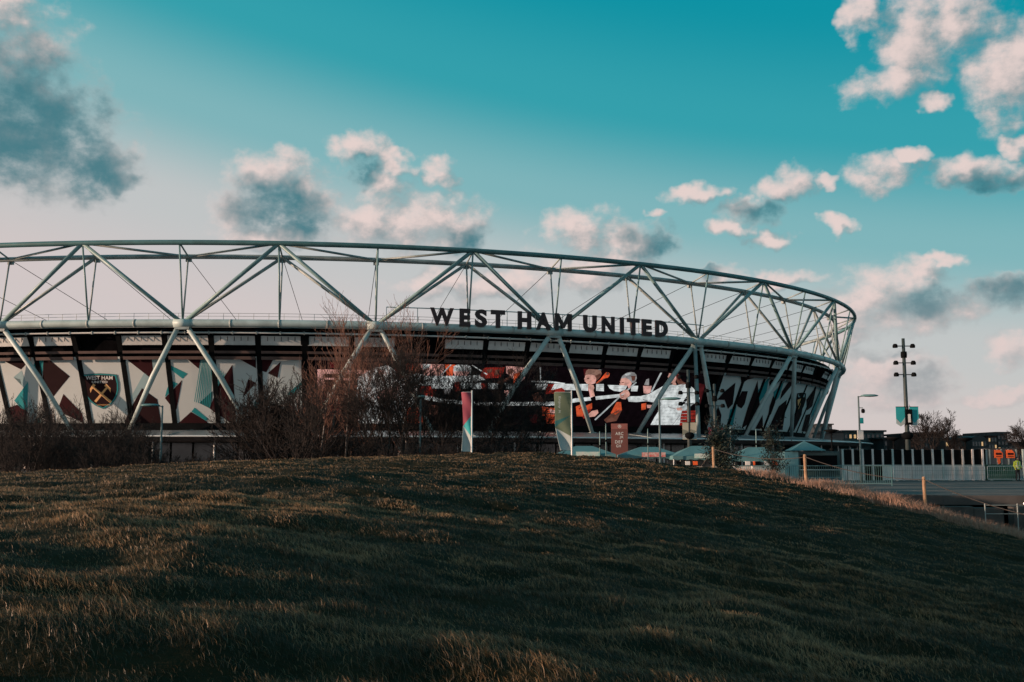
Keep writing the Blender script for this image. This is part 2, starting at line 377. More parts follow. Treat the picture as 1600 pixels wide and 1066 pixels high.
def blades(name, x, y, z, h, w, lean, az, base, tip, parent=None):
    n = len(x); ca, sa = np.cos(az), np.sin(az)
    tw = rng.uniform(0, np.pi, n); wx, wy = np.cos(tw) * w / 2, np.sin(tw) * w / 2
    def P(t, k):   # point up the blade, k = half width factor
        bend = lean * t ** 2
        return np.stack([x + ca * bend * h + wx * k, y + sa * bend * h + wy * k, z + h * t * (1 - .25 * lean * t)], -1)
    V = np.stack([P(-.05, -1), P(-.05, 1), P(.5, .75), P(.5, -.75), P(1., 0)], 1).reshape(-1, 3)
    i = np.arange(n)[:, None] * 5
    F = np.concatenate([i + [0, 1, 2], i + [0, 2, 3], i + [3, 2, 4]], 1).reshape(-1, 3)
    me = np_mesh(name, V, F, 3)
    at = me.color_attributes.new('blade', 'FLOAT_COLOR', 'POINT')
    mid = base * .5 + tip * .5
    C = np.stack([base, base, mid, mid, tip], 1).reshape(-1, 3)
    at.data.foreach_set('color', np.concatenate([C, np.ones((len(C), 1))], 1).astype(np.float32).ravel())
    me.materials.append(GRASS)
    o = link(name, me, parent); o['kind'] = 'stuff'; return o

def scatter(n, y0, y1, power):
    u = rng.random(n); y = (y0 ** power + u * (y1 ** power - y0 ** power)) ** (1 / power)
    x = rng.uniform(-.56, .56, n) * y + rng.uniform(-1.5, 1.5, n)
    return x, y
xs, ys = [], []
for (n, a, c, p_) in ((330000, 4.6, 20, 1.1), (300000, 18, 53, 1.5)):
    q = scatter(n, a, c, p_); xs.append(q[0]); ys.append(q[1])
x = np.concatenate(xs); y = np.concatenate(ys)
# pull blades into tufts
jx = vnoise(x, y, .22, .16, 3); jy = vnoise(x, y, .2, .18, 23)
x = x + jx * .18; y = y + jy * .12
cl_ = vnoise(x, y, .8, .5, 41) + .6 * vnoise(x, y, .28, .2, 29)
keep = (rng.random(len(x)) < np.clip(.78 + cl_ * .9, .3, 1)) & (x < 30) & (hill_z(x, y, False) > -5)
x, y, cl_ = x[keep], y[keep], cl_[keep]
z = hill_z(x, y); n = len(x)
far = np.clip((y - 6) / 40, 0, 1)
h = (.032 + .044 * np.clip(cl_ + .35, 0, 1)) * rng.uniform(.5, 1.6, n) * (1 - .15 * far)
w = (.0042 + .016 * far) * rng.uniform(.7, 1.3, n)
dry = np.clip(.42 + .6 * vnoise(x, y, 3.5, 2.2, 61) + .5 * vnoise(x, y, .5, .4, 67) + rng.normal(0, .25, n), 0, 1)[:, None] ** 1.6
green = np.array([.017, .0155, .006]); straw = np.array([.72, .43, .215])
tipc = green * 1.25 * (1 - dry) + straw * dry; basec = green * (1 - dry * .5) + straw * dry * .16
windaz = 2.6 + 1.6 * vnoise(x, y, 4, 3, 71) + rng.normal(0, .9, n)
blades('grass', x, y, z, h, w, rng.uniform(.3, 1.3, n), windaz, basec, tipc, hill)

# ------------------------------------------------------------------ the stadium
SA, SB, SCX, SCY, SROT, SPH = 150.218, 124.452, -63.232, 286.375, -0.166, 0.750
ZB = 21.69 + EYE; ZT = 34.25 + EYE; ZI = 32.9 + EYE; OO, OI = 3.12, -1.6
NB_ = 28
_t = np.linspace(0, 2 * np.pi, 8001); _x = SA * np.cos(_t); _y = SB * np.sin(_t)
_s = np.concatenate([[0], np.cumsum(np.hypot(np.diff(_x), np.diff(_y)))])
def ring(k, off=0.0, z=0.0):
    u = (SPH + k / NB_) % 1.0; t = float(np.interp(u * _s[-1], _s, _t))
    x, y = SA * math.cos(t), SB * math.sin(t); nx_, ny_ = math.cos(t) / SA, math.sin(t) / SB; l = math.hypot(nx_, ny_)
    x += off * nx_ / l; y += off * ny_ / l; c, s = math.cos(SROT), math.sin(SROT)
    return Vector((SCX + c * x - s * y, SCY + s * x + c * y, z))
def rnorm(k):
    a, c = ring(k, 0), ring(k, 1); return (c - a).normalized()
def rtan(k): return (ring(k + .01) - ring(k - .01)).normalized()
def rtan_flat(k): return rtan(k)
KT = np.linspace(-1.5, 7.5, 1801)
_kc = {}
def k_of_px(px, off, z):
    key = (round(off, 3), round(z, 3))
    if key not in _kc: _kc[key] = np.array([topx(ring(k, off, z))[0] for k in KT])
    X = _kc[key]; m = int(np.argmax(X)); return float(np.interp(px, X[:m + 1], KT[:m + 1]))
W_O0, W_Z0, W_O1, W_Z1 = -9.3, 5.95 + EYE, -4.5, 16.7 + EYE         # wrap: bottom and top edge
def wrap(k, t, d=0.0):          # t = 0 bottom, 1 top; d = distance in front of the panels
    n = rnorm(k); dz, do = W_Z1 - W_Z0, W_O1 - W_O0; l = math.hypot(dz, do)
    p = ring(k, W_O0 + do * t + d * dz / l, W_Z0 + dz * t - d * do / l); return p
def wrap_uv(px, py):
    t = .5; k = 2.0
    for _ in range(8):
        k = k_of_px(px, round(W_O0 + (W_O1 - W_O0) * t, 2), round(W_Z0 + (W_Z1 - W_Z0) * t, 2))
        y0 = topx(wrap(k, 0))[1]; y1 = topx(wrap(k, 1))[1]; t = min(1.0, max(0.0, round((py - y0) / (y1 - y0) * 40) / 40 if _ < 5 else (py - y0) / (y1 - y0)))
    return k, t

st = thing('stadium', 'huge oval stadium with white tubular roof truss and printed wrap panels behind the grassy hill', 'stadium', (SCX, SCY, 0))
def chord(name, off, z, r, mat_):
    m = MB(); m.path([ring(q / 8, off, z) for q in range(NB_ * 8)], r, 14, closed=True); part(name, m, mat_, st, True)
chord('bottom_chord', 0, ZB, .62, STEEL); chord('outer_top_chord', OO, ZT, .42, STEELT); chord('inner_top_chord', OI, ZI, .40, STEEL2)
K0, K1 = -1, 15
def member(name, a, c, r, m_=STEEL, n=10, r1=None):
    m = MB(); m.tube(a, c, r, r1, n); part(name, m, m_, st, True)
for k in range(K0, K1):
    nb = ring(k, 0, ZB); nb2 = ring(k + 1, 0, ZB); to = ring(k + .5, OO, ZT); ti = ring(k + .5, OI, ZI)
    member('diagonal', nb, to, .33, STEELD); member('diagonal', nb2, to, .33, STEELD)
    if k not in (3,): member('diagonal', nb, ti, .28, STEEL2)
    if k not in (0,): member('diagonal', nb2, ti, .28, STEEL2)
    for q in (k, k + .5):
        member('upright', ring(q, 0, ZB), ring(q, OO, ZT), .15, STEELD, 8); member('upright', ring(q, 0, ZB), ring(q, OI, ZI), .14, STEEL2, 8)
        member('top_strut', ring(q, OO, ZT), ring(q, OI, ZI), .14, STEEL2, 8)
        member('tension_cable', ring(q, OI, ZI), ring(q, -48, ZB + 1.6), .05, DARKST, 6)
        g_ = MB(); p = ring(q, OI - .3, ZI - .45); g_.box(p, (.9, .5, .7), math.atan2(rtan(q).y, rtan(q).x)); part('cable_bracket', g_, STEEL2, st)
    member('top_brace', ring(k, OI, ZI), to, .2, STEEL2, 8); member('top_brace', ring(k + 1, OI, ZI), to, .2, STEEL2, 8)
    # legs: an inverted V under every node
    top = ring(k, -.1, ZB - .75)
    for s in (-1, 1):
        m = MB(); m.path([ring(k + s * .03, -.2, ZB - .9), ring(k + s * .18, -2.9, (ZB + 5.8) / 2 + .4), ring(k + s * .335, -5.6, 4.6 + EYE)], [.40, .47, .36], 12); part('leg', m, STEEL, st, True)
        f_ = MB(); f_.box(ring(k + s * .335, -5.6, 4.55 + EYE), (1.1, 1.1, .35), math.atan2(rtan(k).y, rtan(k).x)); part('leg_foot', f_, STEEL2, st)
    # node casting and bearing plate
    T = rtan(k); m = MB(); m.box(ring(k, -.1, ZB - .82), (2.3, .8, .42), math.atan2(T.y, T.x)); part('bearing_plate', m, STEEL2, st)
    m = MB(); m.tube(ring(k - .045, 0, ZB), ring(k + .045, 0, ZB), .72, n=14); part('node_sleeve', m, STEEL, st, True)
    for q in (k + .25, k + .5, k + .75):
        m = MB(); m.tube(ring(q - .006, 0, ZB), ring(q + .006, 0, ZB), .66, n=14); part('chord_flange', m, STEEL2, st, True)
    # gutter under the chord, with its brackets
    m = MB(); m.path([ring(k + q / 8, -1.4, ZB - 1.35) for q in range(9)], .14, 8); part('gutter', m, FASCIA, st, True)
    for q in range(8):
        m = MB(); m.box(ring(k + q / 8, -1.4, ZB - 1.35), (.16, .4, .5), math.atan2(T.y, T.x)); part('gutter_bracket', m, STEEL2, st)
# roof, its edge beam and the walkway railing
def band(name, prof, m_, k0, k1, step=.25, smooth=True, parent=None):
    m = MB(); ks = np.arange(k0, k1 + step / 2, step); n = len(prof)
    vs = [ring(k, o, z) for k in ks for o, z in prof]
    fs = [(i * n + j, (i + 1) * n + j, (i + 1) * n + j + 1, i * n + j + 1) for i in range(len(ks) - 1) for j in range(n - 1)]
    m.add(vs, fs); return part(name, m, m_, parent or st, smooth)
band('roof', [(-3.0, ZB + .1), (-6, ZB + .9), (-60, ZB + 3.0), (-60, ZB + 2.6), (-6, ZB + .5), (-3.0, ZB - .3)], ROOFM, 0, 28, smooth=False)
band('roof_edge', [(-5.2, ZB + .7), (-5.2, ZB + 1.35), (-5.6, ZB + 1.35)], mat('edge_teal', (.10,.25,.26), .5, 0, .2, .4), -1, 15)
for z_ in (1.9, 2.4): 
    m = MB(); m.path([ring(q / 8, -5.4, ZB + z_) for q in range(-8, 15 * 8)], .035, 6); part('walkway_rail', m, STEEL2, st, True)
for q in range(-12, 15 * 12):
    m = MB(); p = ring(q / 12, -5.4, ZB); m.tube(p + Vector((0, 0, 1.3)), p + Vector((0, 0, 2.4)), .035, n=5); part('rail_post', m, STEEL2, st)
# the bowl behind everything, and the raking beams
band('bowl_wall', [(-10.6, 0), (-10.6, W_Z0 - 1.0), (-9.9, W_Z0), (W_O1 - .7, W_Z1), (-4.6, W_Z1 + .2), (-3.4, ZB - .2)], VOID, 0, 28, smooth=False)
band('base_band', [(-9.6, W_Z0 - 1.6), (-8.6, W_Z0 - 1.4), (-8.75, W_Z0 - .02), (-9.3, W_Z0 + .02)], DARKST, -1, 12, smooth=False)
def radial_axes(k):
    n = rnorm(k); return n, rtan(k)
for q4 in range(-4, 48):
    k = q4 * .25 + .125; m = MB()
    T = rtan(k); wd = .42
    a, c, e = wrap(k, -.02, .10), wrap(k, 1.0, .10), ring(k, -1.8, ZB - .9)
    a2, c2, e2 = wrap(k, -.02, -.5), wrap(k, 1.0, -.5), ring(k, -3.2, ZB - .5)
    big = 1.6 if q4 in (6, 17) else 1.0
    for (p0, p1, i0, i1) in ((a, c, a2, c2), (c, e, c2, e2)):
        s = T * wd * big
        m.add([p0 - s, p0 + s, p1 + s, p1 - s, i0 - s, i0 + s, i1 + s, i1 - s], [(0, 1, 2, 3), (5, 4, 7, 6), (1, 5, 6, 2), (4, 0, 3, 7), (3, 2, 6, 7), (4, 5, 1, 0)])
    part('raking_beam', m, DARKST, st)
    # fascia panels, then louvre slats, between this beam and the next
    k2 = k + .25; e0 = .016
    for j, (o_, z0, z1, m_) in enumerate(((-3.2, ZB - 3.15, ZB - 1.7, FASCIA), (-3.45, ZB - 4.5, ZB - 4.1, SLAT), (-3.75, ZB - 5.5, ZB - 5.0, SLAT))):
        if j == 0 and q4 % 7 == 1: continue
        m = MB(); ks = [k + e0 + (k2 - k - 2 * e0) * i / 2 for i in range(3)]
        sh = .55 if j == 0 else .18
        vs = [ring(q, o_ + (0 if z == z0 else sh), z) for q in ks for z in (z0, z1)] + [ring(q, o_ - .2 + (0 if z == z0 else sh), z) for q in ks for z in (z0, z1)]
        m.add(vs, [(0, 2, 3, 1), (2, 4, 5, 3), (6, 7, 9, 8), (8, 9, 11, 10), (1, 3, 9, 7), (3, 5, 11, 9), (0, 6, 8, 2), (2, 8, 10, 4), (0, 1, 7, 6), (4, 10, 11, 5)])
        fp = part('fascia_panel' if j == 0 else 'soffit_slat', m, m_, st)
        if j == 0 and q4 < 24:
            for i in range(1, 6):
                q = k + e0 + (k2 - k - 2 * e0) * i / 6; m = MB(); m.box(ring(q, o_ + sh * .75 + .05, z1 - .42), (.07, .1, .8), math.atan2(T.y, T.x)); part('hanger_rod', m, DARKST, fp)

# printed wrap panels and the graphics on them ------------------------
def zc(x0, y0, sc, pts): return [(x0 + a / sc, y0 + c / sc) for a, c in pts]
A = lambda *p: zc(0, 530, 7.105, p)
B2 = lambda *p: zc(200, 530, 7.105, p)
C2 = lambda *p: zc(400, 530, 7.105, p)
G7 = lambda *p: zc(1100, 530, 5.92, p)
SHAPES = [  # outline in photograph pixels, material
 (A((-60,233),(30,236),(235,335),(330,233)), MAROON2), (A((-40,380),(20,480),(-40,520)), MAROON2), (A((150,420),(240,345),(330,600),(312,470)), PALE),
 (A((158,680),(312,470),(305,800),(230,760)), TEAL), (A((100,760),(190,725),(300,800),(300,948),(135,948)), MAROON), (A((370,948),(440,850),(455,948)), TEAL),
 (A((395,225),(482,225),(468,445),(385,415),(360,330)), TEAL), (A((485,225),(545,225),(775,410),(588,640),(465,590)), MAROON2),
 (A((705,605),(910,820),(932,948),(635,790)), MAROON), (A((318,600),(400,850),(330,930)), PALE),
 (B2((0,700),(275,205),(400,205),(180,540),(20,720),(0,790)), PALE), (B2((0,235),(0,205),(265,205),(283,385),(258,435)), MAROON),
 (B2((155,540),(325,665),(370,948),(-40,948),(0,820)), MAROON2),
 (B2((440,275),(660,380),(605,435),(450,315)), TEAL), (B2((470,450),(550,490),(490,560),(410,640),(430,560)), TEAL), (B2((600,450),(540,775),(480,740),(410,650),(500,560)), MAROON),
 (B2((640,205),(810,205),(785,325)), MAROON), (B2((790,705),(940,570),(925,720),(905,765)), FLAGDT),
 (B2((905,765),(1010,500),(1160,280),(1185,650),(1200,948),(1150,948),(960,810)), MAROON),
 (B2((740,757),(890,885),(865,905),(705,800)), TEAL), (B2((700,805),(870,910),(890,948),(560,948)), MAROON), (B2((1205,205),(1421,205),(1421,320)), MAROON),
 (B2((1335,440),(1421,480),(1270,650)), MAROON),
 (C2((10,205),(205,205),(115,365),(10,330)), MAROON), (C2((275,250),(240,425),(130,375)), MAROON), (C2((515,460),(510,500),(410,620),(345,610),(360,590)), TEAL),
 (C2((-20,700),(60,620),(150,660),(100,948),(-20,948)), FLAGDT), (C2((200,720),(340,790),(200,948),(120,948)), MAROON2),
 # the wrap on the far right
 (G7((120,560),(175,495),(290,400),(265,600),(220,645),(190,560)), MAROON2), (G7((335,300),(520,318),(400,375),(345,415)), MAROON2),
 (G7((300,590),(350,480),(405,480),(375,600),(345,640),(310,620)), MAROON2), (G7((495,380),(500,480),(520,640),(440,760),(345,830),(400,640)), MAROON2),
 (G7((240,650),(300,620),(265,800),(215,800)), TEAL), (G7((60,790),(130,620),(160,700),(150,790)), MAROON2),
 (G7((640,520),(660,580),(620,690),(590,730),(605,620)), MAROON2), (G7((640,490),(740,390),(690,540),(650,580)), TEAL), (G7((470,830),(540,700),(545,830)), MAROON2),
 (G7((690,620),(765,560),(725,840),(590,840),(625,760)), MAROON2), (G7((630,340),(720,355),(610,470),(600,400)), MAROON2), (G7((790,380),(840,385),(700,560),(720,480)), MAROON2),
 (G7((500,470),(600,350),(575,500),(512,580)), TEAL), (G7((850,640),(920,560),(900,700),(860,790),(830,850),(800,850)), MAROON2),
 (G7((945,560),(1040,420),(1000,620),(950,660)), MAROON2), (G7((1000,640),(1080,430),(1055,620),(985,740)), TEAL), (G7((1090,600),(1140,440),(1150,450),(1060,800),(1010,850)), MAROON2),
 (G7((900,850),(940,700),(985,690),(950,860)), MAROON2)]
for i in range(8): SHAPES.append((A((455 + i * 20, 700 + i * 12), (463 + i * 20, 705 + i * 12), (500 + i * 16, 930), (492 + i * 16, 930)), MAROON))
for i in range(9):      # teal pinstripes
    x0 = 812 + i * 15; SHAPES.append((B2((x0, 210), (x0 + 8, 210), (x0 - 68 + i * 6, 690 + i * 8), (x0 - 76 + i * 6, 690 + i * 8)), TEAL))
for i in range(6):
    x0 = 965 + i * 20; SHAPES.append((B2((x0, 290 + i * 18), (x0 + 9, 298 + i * 18), (x0 + 8 - i * 2, 560 - i * 24), (x0 - 1 - i * 2, 560 - i * 24)), TEAL))
CREST = [(905,390),(1010,380),(1115,375),(1210,380),(1295,388),(1318,480),(1320,560),(1305,620),(1280,670),(1230,725),(1150,772),(1065,735),(1010,695),(965,640),(935,560),(915,470)]
cc_ = (1115, 570)
SHAPES.append((A(*CREST), FLAGDT)); SHAPES.append((A(*[(cc_[0] + (a - cc_[0]) * .965, cc_[1] + (c - cc_[1]) * .965) for a, c in CREST]), TEAL))
SHAPES.append((A(*[(cc_[0] + (a - cc_[0]) * .90, cc_[1] + (c - cc_[1]) * .91) for a, c in CREST]), MAROON2))
def hammer(h0, h1, s):     # handle from h0 (head) to h1, s = side of the claw
    (xa, ya), (xb, yb) = h0, h1; dx, dy = xb - xa, yb - ya; l = math.hypot(dx, dy); dx, dy = dx / l, dy / l; nx_, ny_ = -dy, dx
    Q = lambda u, v: (xa + dx * u + nx_ * v, ya + dy * u + ny_ * v)
    return [[Q(0, -11), Q(l, -14), Q(l, 14), Q(0, 11)], [Q(-18, -32 * s), Q(14, -36 * s), Q(14, 30 * s), Q(26, 66 * s), Q(-10, 36 * s)]]
for pts in hammer((1030, 525), (1235, 695), 1) + hammer((1196, 525), (1060, 690), -1): SHAPES.append((A(*pts), GOLD))
G_CREST = [(860,500),(905,492),(940,500),(938,560),(920,620),(880,690),(850,640),(850,560)]
SHAPES.append((G7(*G_CREST), BLACK)); SHAPES.append((G7((868,510),(930,510),(926,535),(868,535)), PALE)); SHAPES.append((G7((862,560),(900,545),(890,600),(870,650)), GOLD))

bm_by_panel = {}
def paste(poly_px, m_, store, d, klines, kmin, kmax, tmin=0.0, tmax=1.0):
    uv = [wrap_uv(*q) for q in poly_px]
    uv = [(min(max(k, kmin), kmax), min(max(t, tmin), tmax)) for k, t in uv]
    bmx = bmesh.new(); vs = [bmx.verts.new((k, t, 0)) for k, t in uv]
    try: bmx.faces.new(vs)
    except ValueError: bmx.free(); return
    bmesh.ops.triangulate(bmx, faces=bmx.faces[:])
    k_lo, k_hi = min(q[0] for q in uv), max(q[0] for q in uv)
    for kl in klines:
        if k_lo < kl < k_hi: bmesh.ops.bisect_plane(bmx, geom=bmx.verts[:] + bmx.edges[:] + bmx.faces[:], plane_co=(kl, 0, 0), plane_no=(1, 0, 0))
    for f in bmx.faces:
        if f.calc_area() < 1e-7: continue
        kc = f.calc_center_median().x; key = math.floor((kc - .125) / .25)
        pts = [wrap(v.co.x, v.co.y, d) for v in f.verts]
        n = (pts[1] - pts[0]).cross(pts[2] - pts[0])
        if n.dot(rnorm(kc)) < 0: pts.reverse()
        store.setdefault(key, {}).setdefault(round(d, 4), []).append((pts, m_))
    bmx.free()
KL = [i * .125 for i in range(-16, 96)]
prints = {}
for i, (pp, m_) in enumerate(SHAPES): paste(pp, m_, prints, .012 + .001 * i, KL, -1.5, 8.0)
def paste_text(body, px0, px1, py0, py1, store, m_, d, bold=.01, arch=0.0):
    vs, fs = text_mesh(body, bold)
    x0, x1 = min(q[0] for q in vs), max(q[0] for q in vs); y0, y1 = min(q[1] for q in vs), max(q[1] for q in vs)
    uv = []
    for q in vs:
        a = (q[0] - x0) / (x1 - x0); c = (q[1] - y0) / (y1 - y0)
        uv.append(wrap_uv(px0 + (px1 - px0) * a, py1 + (py0 - py1) * c - arch * (1 - (2 * a - 1) ** 2)))
    for f in fs:
        pts = [wrap(uv[i][0], uv[i][1], d) for i in f]; kc = uv[f[0]][0]
        store.setdefault(math.floor((kc - .125) / .25), {}).setdefault(body, []).append((pts, m_))
paste_text('WEST HAM', 134.5, 176.5, 586.6, 592.8, prints, PRINTW, .11, .015); paste_text('UNITED', 144, 168.5, 594.4, 598, prints, PRINTW, .11, .015)
paste_text('LONDON', 152, 172, 630.8, 633.0, prints, GOLD, .11, .0)
SCR0, SCR1 = 6, 16             # the screen replaces panels 6..16
for q4 in range(-5, 36):
    if SCR0 <= q4 < SCR1 + 1: continue
    k = q4 * .25 + .125; ks = [k, k + .125, k + .25]; m = MB()
    vs = [wrap(q, t, d) for d in (0, -.25) for q in ks for t in (0, 1)]
    m.add(vs, [(0, 2, 3, 1), (2, 4, 5, 3), (6, 7, 9, 8), (8, 9, 11, 10), (1, 3, 9, 7), (3, 5, 11, 9), (0, 6, 8, 2), (2, 8, 10, 4), (0, 1, 7, 6), (4, 10, 11, 5)])
    wp = part('wrap_panel', m, WRAP, st)
    if q4 in prints:
        for key, items in prints[q4].items():
            m = MB()
            for pts, m_ in items: m.add(pts, [tuple(range(len(pts)))])
            part('printed_lettering' if isinstance(key, str) else 'printed_graphic', m, m_, wp)

# the video screen ----------------------------------------------------
kS0, kS1 = SCR0 * .25 + .125 + .05, (SCR1 + 1) * .25 + .125 - .12
m = MB(); ks = [kS0] + [q for q in KL if kS0 < q < kS1] + [kS1]
vs = [wrap(q, t, d) for q in ks for (t, d) in ((.0, -.3), (.0, .25), (.955, .25), (.955, -.3))]
fs = [(i * 4 + j, (i + 1) * 4 + j, (i + 1) * 4 + (j + 1) % 4, i * 4 + (j + 1) % 4) for i in range(len(ks) - 1) for j in range(4)] + [(0, 1, 2, 3), tuple((len(ks) - 1) * 4 + j for j in (3, 2, 1, 0))]
m.add(vs, fs); scr = part('video_screen', m, SC['black'], st); scr['label'] = 'wide lit screen showing an orchestra'
D4 = lambda *p: zc(600, 530, 7.105, p)
E5 = lambda *p: zc(750, 530, 7.105, p)
F6 = lambda *p: zc(900, 530, 7.105, p)
def stroke(pts, w):
    L, Rr = [], []
    for i, p in enumerate(pts):
        a = pts[max(i - 1, 0)]; c = pts[min(i + 1, len(pts) - 1)]; dx, dy = c[0] - a[0], c[1] - a[1]; l = math.hypot(dx, dy)
        wi = (w[i] if hasattr(w, '__len__') else w) / 2; L.append((p[0] - dy / l * wi, p[1] + dx / l * wi)); Rr.append((p[0] + dy / l * wi, p[1] - dx / l * wi))
    return L + Rr[::-1]
def oval(cx_, cy_, rx, ry, n=12, rot=0.0):
    return [(cx_ + rx * math.cos(2 * math.pi * i / n) * math.cos(rot) - ry * math.sin(2 * math.pi * i / n) * math.sin(rot), cy_ + rx * math.cos(2 * math.pi * i / n) * math.sin(rot) + ry * math.sin(2 * math.pi * i / n) * math.cos(rot)) for i in range(n)]
